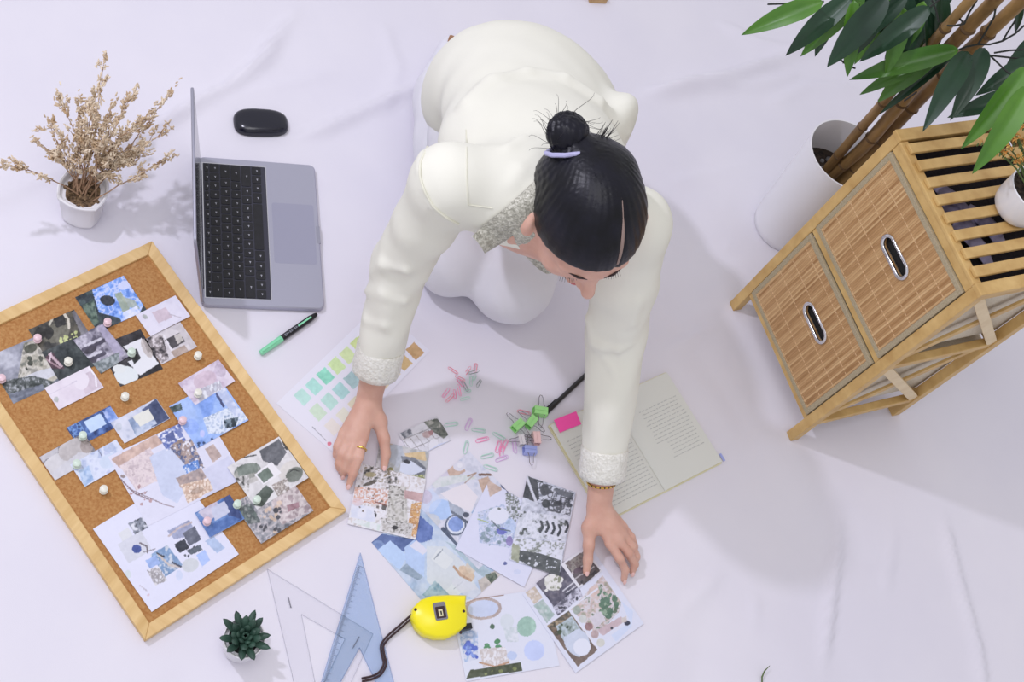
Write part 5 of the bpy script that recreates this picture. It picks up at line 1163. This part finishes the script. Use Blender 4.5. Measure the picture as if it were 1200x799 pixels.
def surface(F, h, relax=2, n=14):
    """surface nets over only those blocks the surface passes through"""
    lo, hi = F.bounds(); nb = np.ceil((hi-lo)/(h*n)).astype(int); B = h*n; R = B*.5*math.sqrt(3)
    I = np.stack(np.meshgrid(*[np.arange(k) for k in nb], indexing='ij'), -1).reshape(-1, 3); Cn = lo+(I+.5)*B
    E = np.stack([F.ev(p, Cn) for p in F.P], 1); fac = np.array([1.35*(p[7] if p[0] == 'c' and p[6] is not None else 1.3 if p[0] == 'e' else 1.0) for p in F.P]); ks = np.array([p[5] if p[0] == 'c' else p[4] for p in F.P])
    near = E < (R*fac+ks+F.add_disp)[None]
    keep = near.any(1)
    g = np.arange(n+1); G = np.stack(np.meshgrid(g, g, g, indexing='ij'), -1).reshape(-1, 3)
    S = (nb*n+2).astype(np.int64); key = lambda c: (c[:,0]*S[1]+c[:,1])*S[2]+c[:,2]
    VK, VP, Q = [], [], []
    off = np.array([[i,j,k] for i in (0,1) for j in (0,1) for k in (0,1)])
    edges = [(a, b) for a in range(8) for b in range(a+1, 8) if np.abs(off[a]-off[b]).sum() == 1]
    for bi in np.nonzero(keep)[0]:
        base = I[bi]*n; X = lo+(base+G)*h; D = F(X, [F.P[j] for j in np.nonzero(near[bi])[0]]).reshape(n+1, n+1, n+1)
        if D.min() > 0 or D.max() < 0: continue
        c8 = np.stack([D[o[0]:o[0]+n, o[1]:o[1]+n, o[2]:o[2]+n] for o in off], -1); sg = c8 < 0; m = sg.any(-1) & ~sg.all(-1); ci = np.argwhere(m)
        if not len(ci): continue
        v8 = c8[m]; acc = np.zeros((len(ci), 3)); cnt = np.zeros(len(ci))
        for a, b in edges:
            x = (v8[:,a] < 0) != (v8[:,b] < 0); t = np.where(x, v8[:,a]/np.where(x, v8[:,a]-v8[:,b], 1), 0)
            acc += np.where(x[:,None], off[a]+(off[b]-off[a])*t[:,None], 0); cnt += x
        VK.append(key(ci+base)); VP.append(lo+(ci+base+acc/cnt[:,None])*h)
        for ax in range(3):
            o = np.eye(3, dtype=int)[ax]; A = D[:n,:n,:n] < 0; Bq = D[o[0]:o[0]+n, o[1]:o[1]+n, o[2]:o[2]+n] < 0
            e = np.argwhere(A != Bq)
            if not len(e): continue
            u, w_ = np.eye(3, dtype=int)[(ax+1) % 3], np.eye(3, dtype=int)[(ax+2) % 3]; gp = e+base
            q = np.stack([key(gp-u-w_), key(gp-w_), key(gp), key(gp-u)], 1); fl = A[e[:,0], e[:,1], e[:,2]]
            Q.append(np.where(fl[:,None], q, q[:, ::-1]))
    VK = np.concatenate(VK); VP = np.concatenate(VP); o = np.argsort(VK); VK, VP = VK[o], VP[o]
    Q = np.concatenate(Q); idx = np.searchsorted(VK, Q); idx = np.minimum(idx, len(VK)-1); ok = (VK[idx] == Q).all(1); Q = idx[ok]
    for _ in range(relax):
        s_ = np.zeros_like(VP); c_ = np.zeros(len(VP))
        for a, b in ((0,1),(1,2),(2,3),(3,0)):
            np.add.at(s_, Q[:,a], VP[Q[:,b]]); np.add.at(c_, Q[:,a], 1); np.add.at(s_, Q[:,b], VP[Q[:,a]]); np.add.at(c_, Q[:,b], 1)
        VP = VP*.5+.5*s_/np.maximum(c_, 1)[:,None]
    return VP, Q
def skinned(name, F, h, m, parent=None, relax=2, org=None):
    V, Q = surface(F, h, relax); o_ = ORG[parent] if parent is not None else np.asarray(org, float)
    me = mesh(name, V, Q, m, None, o_, True, None); o = link(bpy.data.objects.new(name, me)); ORG[o] = o_
    if parent is not None: o.parent = parent
    else: o.location = Vector(o_*.01)
    return o

# ------------------------------------------------------------------ skeleton (points where the photo shows them, heights from the pose)
SR, SL = un(527,212,53), un(744,262,50.5)
ER, EL = un(470,308,31), un(722,392,27)
WR, WL = un(433,464,6.0), un(702,592,6.0)
C7 = un(652,196,54)
HC = un(690,252,58)
PEL = un(618,108,32)
LAT = vn((SL-SR)*[1,1,.4]); HLAT = vn(np.array([.95,.31,0]))
HR, HL = PEL-HLAT*9, PEL+HLAT*9
KR, KL = un(531,300,7.2), un(600,330,7.2)
AR, AL = un(520,118,5.0), un(640,150,5.0)
# head frame: crown towards the lens, nose to the bottom of the picture
_d = vn(CC-HC); _e1 = vn(RC[:,0]-_d*(RC[:,0]@_d)); _e2 = np.cross(_d, _e1)
_F = vn(_e1*.10-_e2*.995); _t = math.radians(7)
HF = vn(_F*math.cos(_t)+_d*math.sin(_t)); HU = vn(_d*math.cos(_t)-_F*math.sin(_t)); HS = np.cross(HF, HU)
if HS@_e1 < 0: HS = -HS
_r = math.radians(15); HS, HU = vn(HS*math.cos(_r)-HU*math.sin(_r)), vn(HU*math.cos(_r)+HS*math.sin(_r))
HAX = np.array([HS, HF, HU])
def hp(s, f, u): return HC+HS*s+HF*f+HU*u

body = Field()
# head
body.ell(hp(0,-.8,.8), HAX, (7.3,9.0,8.3), 1.0)
body.ell(hp(0,3.0,-3.6), HAX, (6.0,6.0,7.0), 2.5); body.ell(hp(0,5.2,-8.6), HAX, (3.2,3.0,3.0), 2.2)
body.cap(hp(0,8.2,-.6), hp(0,10.6,-4.6), .75, 1.05, 1.0); body.cap(hp(-.9,9.2,-5.0), hp(.9,9.2,-5.0), .75, .75, .6)
for s_ in (-1, 1):
    body.ell(hp(3.1*s_,7.2,-1.9), HAX, (1.6,1.2,1.0), .9); body.ell(hp(4.2*s_,5.6,-4.2), HAX, (2.0,2.0,1.8), 1.4)
    body.cap(hp(1.0*s_,8.3,.2), hp(4.4*s_,7.0,.3), .8, .7, 1.0)
    body.ell(hp(8.1*s_,-.2,-2.6), np.array([vn(HS*s_-HF*.5), vn(HF+HS*s_*.5), HU]), (.8,1.9,3.0), .5); body.cap(hp(6.6*s_,.2,-2.8), hp(8.0*s_,-.1,-2.8), 1.2, .8, .6)
body.cap(hp(-1.6,8.3,-7.1), hp(1.6,8.3,-7.1), .75, .75, .6)
# neck, torso (under the clothes), limbs
body.cap(hp(0,-3.2,-5.5), C7-np.array([0,0,4.5]), 5.2, 5.0, 2.5)
CH_ = (SR+SL)/2*.62+PEL*.38-np.array([0,0,1.5])
body.cap((SR+SL)/2-np.array([0,0,2]), CH_, 7.0, 8.6, 4, LAT, 1.5); body.cap(CH_, PEL, 8.6, 9.5, 4, HLAT, 1.4)
for A, Bq, r0, r1 in ((SR,ER,4.0,3.3),(ER,WR,3.2,1.75),(SL,EL,4.0,3.3),(EL,WL,3.2,1.75),(HR,KR,7.0,5.0),(HL,KL,7.0,5.0),(KR,AR,4.6,3.2),(KL,AL,4.6,3.2)): body.cap(A, Bq, r0, r1, 2)
body.cap((SR+SL)/2, SR, 6, 4.2, 3); body.cap((SR+SL)/2, SL, 6, 4.2, 3)
def hand(F, W, E, px, thumb, wid):
    """palm with four fingers and a thumb; chains of (u, v, z) from knuckle to tip"""
    ch = [[un(*q) for q in f] for f in px]
    K = [f[0] for f in ch]; Kc = sum(K)/4
    fa = vn(W-E); F.cap(W-fa*5.5, W, 1.95, 1.8, 1.0, np.cross(fa, [0,0,1.]), 1.14)
    for q, r in zip(K, (.92,.96,.92,.84)): F.cap(W+(q-W)*.12+(q-Kc)*.22, q, 1.15, r, .7)
    F.cap(W, Kc, 1.4, .95, .9)
    for f, r in zip(ch, (.78,.8,.76,.68)): F.chain(f, (r*1.08, r, r*.9, r*.76), .4)
    T = [un(*q) for q in thumb]; F.cap(W+(T[0]-W)*.2, T[0], 1.35, 1.3, 1.1); F.chain(T, (1.2,.98,.86,.66), .8)
    F.cap(T[0], K[0]*.6+W*.4, 1.05, .9, .9); return ch, T
HRf = [[(426,512,4.4),(421,535,4.2),(414,555,2.5),(409,568,1.05)],[(417,514,4.4),(409,535,3.9),(404,549,2.2),(402,556,1.0)],[(408,513,4.0),(400,531,3.2),(397,543,2.0),(397,549,1.0)],[(402,508,3.5),(395,523,2.7),(394,533,1.6),(396,539,.95)]]
HRt = [(444,493,4.2),(450,514,3.2),(452,532,2.0),(450,547,1.1)]
HLf = [[(715,637,4.6),(726,654,4.2),(733,668,2.5),(731,679,1.1)],[(724,632,4.8),(737,648,4.0),(744,661,2.3),(741,670,1.1)],[(729,625,4.5),(741,640,3.6),(746,652,2.1),(744,660,1.0)],[(730,617,4.0),(740,629,3.1),(744,640,1.9),(744,647,1.0)]]
HLt = [(691,618,4.5),(690,639,3.4),(689,656,2.1),(687,670,1.15)]
chR, thR = hand(body, WR, ER, HRf, HRt, 1); chL, thL = hand(body, WL, EL, HLf, HLt, -1)
PORG = np.array([PEL[0], PEL[1], 0.0])
person = skinned('person', body, .30, M['skin'], None, 2, PORG)
setp(person, 'person in cream jacket kneeling on the cloth, leaning over pictures with both hands', 'person')

# finger nails
for f in (*chR, thR, *chL, thL):
    d = vn(f[3]-f[2]); up = vn(np.array([0,0,1.])-d*d[2]+d*.0); r = .62
    b = MB(); b.sphere(f[3]+d*.2+up*r*.93, (.36,.5,.07), ax=np.array([np.cross(d, up), d, up]), nu=10, nv=6); obj('nail', b, mat('nail', (226,182,176), .3), person) if 'nail' not in M else obj('nail', b, M['nail'], person)

# ------------------------------------------------------------------ jacket
jk = Field()
MS = (SR+SL)/2
FW = vn(np.array([.43,-.9,0]))
up_ = np.array([0,0,1.])
jk.cap(MS-FW*1.2+np.array([0,0,-1.6]), CH_, 8.4, 9.8, 4, LAT, 1.45)
jk.cap(CH_, PEL+np.array([0,0,-.5]), 9.8, 11.6, 5, HLAT, 1.42)
jk.cap(MS-FW*1+up_*.3, SR+up_*-.6, 6.8, 5.2, 3.5); jk.cap(MS-FW*1+up_*.3, SL+up_*-.6, 6.8, 5.2, 3.5)
jk.cap(SR, SR*.5+ER*.5, 5.2, 4.7, 2.5); jk.cap(SR*.5+ER*.5, ER, 4.7, 4.5, 1.5); jk.cap(SL, SL*.5+EL*.5, 5.3, 5.1, 2.5); jk.cap(SL*.5+EL*.5, EL, 5.1, 5.0, 1.5)
CuR, CuL = ER+(WR-ER)*.68, EL+(WL-EL)*.72
jk.cap(ER, CuR, 4.6, 3.6, 1.2); jk.cap(EL, CuL, 5.0, 3.7, 1.2)
# hem flare over the hips
jk.ell(PEL+HLAT*12.5+np.array([1.0,-5.0,-1]), np.eye(3), (6.5,8.0,9.0), 4.0); jk.ell(PEL-HLAT*9+np.array([0,-3,-4.5]), np.eye(3), (7.0,7.5,8.5), 3.5)
jk.ell(PEL-FW*2+np.array([0,0,-2.5]), np.eye(3), (11,8.5,10.5), 4.0)
jk.ell(un(726,136,40), np.eye(3), (2.6,3.6,4.5), 3.5)
# folds: soft rolls lying on the sleeves and the back
def fray(F, u, v, z0):
    """point of a surface seen at (u, v); falls back to height z0"""
    d = vn(un(u, v, 0)-CC); t = 95.0
    for _ in range(90):
        e = float(F((CC+d*t)[None])[0])
        if e < .02: return CC+d*t
        t += max(e*.7, .05)
        if t > 255: break
    return un(u, v, z0)
def roll(pts, r, k=1.3, sink=.55):
    Q = []
    for u, v, z in pts:
        p = fray(base_jk, u, v, z); Q.append(p+vn(p-CC)*r*sink)
    jk.chain(Q, [r*.5]+[r]*(len(Q)-2)+[r*.5], k)
import copy
base_jk = Field(); base_jk.P = list(jk.P)
roll([(436,318,34.0),(452,309,36.5),(476,314,37),(498,326,33)], .9)
roll([(430,340,29.5),(450,343,32),(474,352,31),(490,356,28)], .8)
roll([(428,374,24),(450,382,25),(472,376,25)], .6)
roll([(694,397,31),(708,406,32),(724,408,32.5),(740,402,31)], .95, 1.3, .35); roll([(688,372,31),(698,402,30),(716,432,26),(728,468,20)], .7)
roll([(747,352,34),(740,376,33.5),(718,388,33)], .9)
roll([(494,178,54),(492,200,54.5),(498,222,53),(508,243,50),(524,256,47),(536,262,46)], .5, .7, .35)
roll([(548,122,48),(578,98,50),(618,88,51),(660,94,51),(700,120,50),(735,156,46)], 1.3, 2.4, .5)
roll([(600,215,46),(610,200,50),(628,180,51)], .8, 1.6); roll([(595,175,46),(612,165,50),(632,160,51)], .8, 1.6)
def jdisp(X):
    w_ = np.sin(X[:,0]*.9+X[:,2]*.55+1.7*np.sin(X[:,1]*.25))*.5+np.sin(X[:,1]*.75-X[:,2]*.8+X[:,0]*.3)*.5
    arm = np.clip((44-X[:,2])/12, 0, 1)*np.clip((X[:,2]-8)/6, 0, 1)
    return w_*(.07+.22*arm*np.clip((139-X[:,1])/6, 0, 1))
jk.disp = jdisp
# openings: neck, cuffs, hem and the open front
def capf(a, b, ra, rb):
    return lambda X: -Field.ev(('c', a, b, ra, rb, 1, None, 1), X)
nk = hp(0,-3.2,-5.5)
jk.cut.append((capf(C7+np.array([0,0,-3.5])*1.0-HU*0, nk+HU*3, 5.6, 6.6), .4))
for W_, E_, C_ in ((WR, ER, CuR), (WL, EL, CuL)):
    fa = vn(C_-E_); jk.cut.append((lambda X, c=C_, fa=fa: np.where(np.linalg.norm(X-c, axis=1) < 9, (X-c)@fa-.2, -50.), .3))
FW = vn(np.array([.43,-.9,0]))
# front opening: a hollow under the chest
fr0 = MS+FW*5-up_*10; fr1 = CH_+FW*1-up_*12
jk.cut.append((capf(fr0, fr1, 7.5, 9.0), 1.0))
jacket = skinned('jacket', jk, .45, M['jacket'], person, 3); jacket['label'] = 'cream jacket with long sleeves'

# cuffs with sequin trim
for nm, E_, C_, W_, r in (('cuff', ER, CuR, WR, 3.8), ('cuff', EL, CuL, WL, 3.85)):
    fa = vn(C_-E_); a_ = vn(np.cross(fa, [0,0,1.])); AX = np.array([a_, np.cross(fa, a_), fa]); b = MB()
    pr = [(r-.55,-1.6),(r+.0,-1.9),(r+.22,-1.5),(r+.18,1.0),(r+.3,2.6),(r+.12,3.6),(r-.25,3.75),(r-.5,3.5),(r-.55,2.0)]
    b.lathe(C_+fa*-.4, pr, 44, ax=AX)
    b.v[-1] = b.v[-1]+np.array([0,0,0]); cu = obj(nm, b, M['sequin_pale'], person, ang=70); cu['label'] = 'pale sequinned cuff'
# shawl collar in grey sequin fabric
def ribbon(name, top, bot, m, th=.4, lab=None, n=28, conform=True, thr=3.5):
    A = np.array([un(*q) for q in top]); Bq = np.array([un(*q) for q in bot]); ts = np.linspace(0, 1, n); ea, eb = np.array(top, float), np.array(bot, float)
    f = lambda Z: np.stack([np.interp(ts*(len(Z)-1), np.arange(len(Z)), Z[:,k]) for k in range(3)], 1)
    A, Bq = f(A), f(Bq)
    for _ in range(5):
        for Z in (A, Bq): Z[1:-1] = (Z[:-2]+2*Z[1:-1]+Z[2:])/4
    w_ = np.linspace(0, 1, 9); P = A[:,None]*(1-w_)[None,:,None]+Bq[:,None]*w_[None,:,None]
    if conform:
        for i in range(n):
            for j in range(9):
                u, v = pj(P[i,j]); q = fray(jk, u, v, P[i,j,2]); d = vn(CC-q)
                if np.linalg.norm(CC-q) < np.linalg.norm(CC-P[i,j])+thr: P[i,j] = q+d*(.55+.35*math.sin(j/8*PI))
        for _ in range(3): P[1:-1] = (P[:-2]+2*P[1:-1]+P[2:])/4; P[:,1:-1] = (P[:,:-2]+2*P[:,1:-1]+P[:,2:])/4
    P[...,2] += (.3*np.sin(w_*PI))[None]; b = MB(); b.grid(P, thick=th, nrm=np.broadcast_to(vn(CC-P.mean((0,1))), P.shape)); o = obj(name, b, m, person, ang=60)
    if lab: o['label'] = lab
ribbon('lapel', [(668,172,59),(646,192,59),(622,216,58.5),(590,246,56.5),(566,264,54),(553,277,51)], [(676,186,58),(660,215,56.5),(640,240,55),(618,262,53),(600,278,51),(568,297,48.5)], M['sequin'], lab='grey sequinned lapel')
ribbon('lapel', [(650,236,47),(632,250,46.5),(614,262,45.5),(598,272,44.5)], [(652,318,46),(640,322,45),(622,308,44.5),(604,284,44)], M['sequin'], lab='grey sequinned lapel', thr=9)
# seams and the piped armhole
def seam(name, pts, r, m, lab=None):
    Q = np.array([fray(jk, u, v, 50) for u, v in pts]); ts = np.linspace(0, len(Q)-1, 40); W_ = np.stack([np.interp(ts, np.arange(len(Q)), Q[:,k]) for k in range(3)], 1)
    uv = pj(W_); W_ = np.array([fray(jk, u, v, 50) for u, v in uv]); W_ = W_+np.array([vn(CC-q)*r*.35 for q in W_])
    for _ in range(2): W_[1:-1] = (W_[:-2]+2*W_[1:-1]+W_[2:])/4
    b = MB(); b.tube(W_, r, 6); o = obj(name, b, m, person, ang=70)
seam('piping', [(501,172),(492,190),(492,208),(498,226),(508,243),(522,255),(537,263)], .2, M['piping'])
seam('seam', [(546,152),(547,180),(547,210),(549,240)], .1, M['piping']); seam('seam', [(549,240),(562,242),(577,244)], .1, M['piping'])

# ------------------------------------------------------------------ trousers
tr = Field()
tr.cap(HR-up_*2+HLAT*1.5, HL-up_*2-HLAT*1.5, 7.8, 7.8, 4); tr.cap(HR-up_*3, KR, 7.4, 6.8, 3); tr.cap(HL-up_*3, KL, 7.4, 7.0, 3)
tr.cap(KR, AR+up_*1.5, 6.9, 6.4, 2.5); tr.cap(KL, AL+up_*1.5, 7.0, 6.4, 2.5)
tr.ell(KR+up_*.6, np.eye(3), (6.2,6.6,7.2), 2); tr.ell(KL+up_*.6, np.eye(3), (7.2,7.0,7.4), 2)
tr.disp = lambda X: .12*np.sin(X[:,0]*.7+X[:,2]*.9)+.1*np.sin(X[:,1]*.9+X[:,2]*.5)
tr.cut.append((lambda X: .15-X[:,2], .3))
trousers = skinned('trousers', tr, .5, M['trouser'], person, 3); trousers['label'] = 'white wide trousers'
# right shoe, toes back on the cloth
tA, tB = un(520,92,4.6), un(531,57,3.2)
sh = Field(); sh.cap(AR+up_*.5, tA, 3.8, 3.6, 1.5); sh.cap(tA, tB, 3.6, 2.6, 1.5, HLAT, 1.15); sh.cut.append((lambda X: .1-X[:,2], .2)); o = skinned('shoe', sh, .4, M['shoe'], person, 2)
sd_ = vn(tB-tA); AX = np.array([np.cross(sd_, up_), sd_, up_]); b = MB(); b.rbox(un(531,53,4.4), (2.8,2.4,3.4), .5, ax=AX, bev=.2)
obj('heel_patch', b, M['sole'], o)

# ------------------------------------------------------------------ hair
hr = Field()
hr.ell(hp(0,-.8,.9), HAX, (8.0,9.8,9.1), 1.0); hr.ell(hp(0,-6.0,.2), HAX, (7.0,4.6,7.0), 2.0); hr.cap(hp(-.8,-7.6,2.0), hp(-2.2,-9.2,3.8), 3.6, 2.3, 2.0)
hn = vn(np.array([0, 1.0, -1.10]))                                       # hairline plane, in head coordinates
def hcut(X):
    q = (X-HC)@HAX.T
    line = (q[:,1]-8.4)*.74-(q[:,2]-3.4)*.80+.035*q[:,0]**2*.6-.02*(q[:,0]-3)*1.0
    ear = np.minimum(line, 40)
    low = -7.2-q[:,2]
    return np.maximum(ear*.95, low)
hr.cut.append((hcut, .35))
def hgroove(X):
    q = (X-HC)@HAX.T; a = np.arctan2(q[:,0]+.7, q[:,1]+10.5)
    part = np.exp(-((q[:,0]-2.3+.02*(q[:,1]-2)**2*.2)/.22)**2)*np.clip((q[:,1]+1.5)/2, 0, 1)*(q[:,2] > 1)
    return .05*np.sin(a*70+2.0*np.sin(q[:,1]*.5))+.035*np.sin(a*163+q[:,1]*.6)+.28*part
hr.disp = hgroove
hair = skinned('hair', hr, .26, M['hair'], person, 1); hair['label'] = 'black hair combed back into a bun'
# scalp showing at the parting
b = MB(); P = []
for i in range(30):
    f = 7.6-9.0*i/29; s_ = 2.3-.004*(f-2)**2; r = 1-(s_/7.95)**2-((f+.8)/9.75)**2; u = .9+9.05*math.sqrt(max(r, .02)); P.append(hp(s_, f, u-.13))
ws = [.08+.20*math.sin(PI*min(1, (i+3)/22)) for i in range(30)]; b.tube(P, ws, 6); obj('parting', b, M['scalp'], hair)
# bun: coiled strands
BC = hp(-3.2,-10.9,4.6); bf = Field(); bf.ell(BC, HAX, (2.9,2.7,2.6), 1)
bx1 = vn(HF*.3+HU*.95); by1 = vn(np.cross(bx1, HS))
def coil(rad, tilt, ph, r):
    n_ = vn(HU*math.cos(tilt)+HS*math.sin(tilt)*math.cos(ph)+HF*math.sin(tilt)*math.sin(ph)); a_ = vn(np.cross(n_, HF+HS*.2)); c_ = np.cross(n_, a_)
    pts = [BC+n_*.4+(a_*math.cos(t)+c_*math.sin(t))*rad for t in np.linspace(0, 2*PI, 15)]
    for i in range(14): bf.cap(pts[i], pts[i+1], r, r, .35)
coil(2.2,.1,0,.8); coil(1.7,.7,1.0,.75); coil(2.0,.6,3.6,.7); coil(1.2,.3,5,.8)
bf.cap(BC, hp(-3.0,-8.0,3.4), 1.9, 2.3, .8)
bf.disp = lambda X: .07*np.sin(X[:,0]*6+X[:,2]*5+X[:,1]*2)+.06*np.sin(X[:,1]*7-X[:,2]*6)
bun = skinned('hair_bun', bf, .22, M['hair'], hair, 1)
# hair tie
tc_ = hp(-3.5,-8.4,4.5); ta = vn(BC-hp(-3.0,-7.0,3.2)); t1 = vn(np.cross(ta, HU)); t2 = np.cross(ta, t1); b = MB()
b.tube([tc_+(t1*math.cos(t)+t2*math.sin(t))*(2.75+.12*math.sin(9*t)) for t in np.linspace(0, 2*PI, 40)], .34, 8, cap=False); obj('hair_tie', b, M['tie'], hair)
# loose wisps round the bun
g = np.random.default_rng(5)
for i in range(46):
    a = g.random()*2*PI; o_ = BC+(HS*math.cos(a)*2.5+HF*math.sin(a)*-2.2)+HU*(g.random()*2.6-.6)
    out = vn((o_-BC)+g.normal(0,1.0,3)); tan = vn(np.cross(out, HU)+g.normal(0,.4,3)); L_ = 1.2+2.2*g.random()
    b = MB(); b.tube([o_+out*L_*t+tan*L_*.9*math.sin(t*2.2)*t for t in np.linspace(0,1,8)], np.linspace(.045,.02,8), 4); obj('loose_strand', b, M['hair2'], hair)
for i in range(26):                                                      # the tuft beside the bun
    o_ = hp(1.2+g.normal(0,.4), -9.6+g.normal(0,.3), 4.0); d_ = vn(HS*.75-HF*(.55+.4*g.normal())+HU*.3*g.normal()); L_ = 1.6+2.0*g.random()
    b = MB(); b.tube([o_+d_*L_*t-HF*.5*t*t+HS*.0 for t in np.linspace(0,1,6)], np.linspace(.06,.02,6), 4); obj('loose_strand', b, M['hair2'], hair)
# brows, lashes, lips
for s_ in (-1, 1):
    b = MB(); b.tube([hp(1.2*s_,9.05,.35), hp(2.6*s_,8.75,.75), hp(4.6*s_,7.35,.3)], [.12,.2,.08], 6); obj('eyebrow', b, M['brow'], person)
    b = MB(); b.tube([hp(1.9*s_,8.15,-2.1), hp(3.1*s_,8.5,-2.2), hp(4.5*s_,7.5,-2.1)], [.08,.14,.08], 6)
    for i in range(9):
        q = -1.2+2.4*i/8; b.tube([hp((3.1+q)*s_,8.45-.25*q*q,-2.2), hp((3.1+q*1.2)*s_,9.15-.25*q*q,-2.5)], [.05,.02], 4)
    obj('eyelash', b, M['hair2'], person)
b = MB(); b.sphere(hp(0,8.85,-7.0), (1.9,.55,.5), ax=HAX); b.sphere(hp(0,8.75,-7.7), (1.6,.55,.5), ax=HAX); obj('lips', b, mat('lip', (196,116,116), .4), person)
# ring and bracelet
f0, f1 = chR[0][0], chR[0][1]; q = f0+(f1-f0)*.62; d = vn(f1-f0); a_ = vn(np.cross(d, up_)); c_ = np.cross(d, a_); b = MB()
b.tube([q+(a_*math.cos(t)+c_*math.sin(t))*.93 for t in np.linspace(0, 2*PI, 28)], .13, 8, cap=False); b.sphere(q+up_*.98, (.25,.25,.16)); obj('ring', b, M['gold'], person)
fa = vn(WL-EL); a_ = vn(np.cross(fa, up_)); c_ = np.cross(fa, a_); q = EL+(WL-EL)*.865; b = MB()
b.tube([q+(a_*math.cos(t)*1.12+c_*math.sin(t))*2.12 for t in np.linspace(0, 2*PI, 34)], .22, 8, cap=False)
o = obj('bracelet', b, M['gold'], person)
b = MB()
for i in range(8):
    t = PI*.15+PI*.7*i/7; b.sphere(q+(a_*math.cos(t)*1.12+c_*math.sin(t)*(1 if (c_[2] > 0) else -1))*2.2, (.18,.18,.18), nu=8, nv=6)
obj('bead', b, M['black'], o)

LAMP_E, LAMP_C = 23.0, (.86, .85, 1.0)
FILL_E, FILL_C = 18.0, (.97, .965, 1.0)
WORLD_LO, WORLD_HI, WORLD_S = (.96, .95, 1.0, 1), (.96, .95, 1.0, 1), .70

# ------------------------------------------------------------------ camera and light
cd = bpy.data.cameras.new('camera'); cam = link(bpy.data.objects.new('camera', cd))
cd.sensor_width = 36; cd.lens = FPX/1200*36; cd.clip_start = .05; cd.clip_end = 50
mw = Matrix.Identity(4)
for i in range(3):
    for j in range(3): mw[i][j] = RC[i, j]
mw.translation = Vector((0, 0, CAMH*.01)); cam.matrix_world = mw
SC.camera = cam
ld = bpy.data.lights.new('studio lamp', 'AREA'); ld.shape = 'DISK'; ld.size = .11; ld.energy = LAMP_E; ld.color = LAMP_C
lo = link(bpy.data.objects.new('studio lamp', ld)); lo.location = (-1.63, .78, 2.22)
lo.rotation_euler = (Vector((1.6, 1.4, 0))-lo.location).to_track_quat('-Z', 'Y').to_euler()
sd2 = bpy.data.lights.new('added overhead fill', 'AREA'); sd2.shape = 'DISK'; sd2.size = 1.5; sd2.energy = FILL_E; sd2.color = FILL_C  # unseen fill added overhead to brighten the floor unevenly
so2 = link(bpy.data.objects.new('added overhead fill', sd2)); so2.location = (-.3, .45, 2.9)
w = bpy.data.worlds.new('studio'); SC.world = w; w.use_nodes = True
N = w.node_tree.nodes; L = w.node_tree.links; bg = N['Background']
tc = N.new('ShaderNodeTexCoord'); gr = N.new('ShaderNodeSeparateXYZ'); L.new(tc.outputs['Generated'], gr.inputs[0])
rp = N.new('ShaderNodeValToRGB'); rp.color_ramp.elements[0].position = .0; rp.color_ramp.elements[1].position = .9
rp.color_ramp.elements[0].color = WORLD_LO; rp.color_ramp.elements[1].color = WORLD_HI
L.new(gr.outputs['Z'], rp.inputs['Fac']); L.new(rp.outputs['Color'], bg.inputs['Color']); bg.inputs['Strength'].default_value = WORLD_S
SC.view_settings.view_transform = 'Standard'; SC.view_settings.look = 'None'; SC.view_settings.gamma = 1
SC.view_settings.exposure = 0; SC.view_settings.use_curve_mapping = False
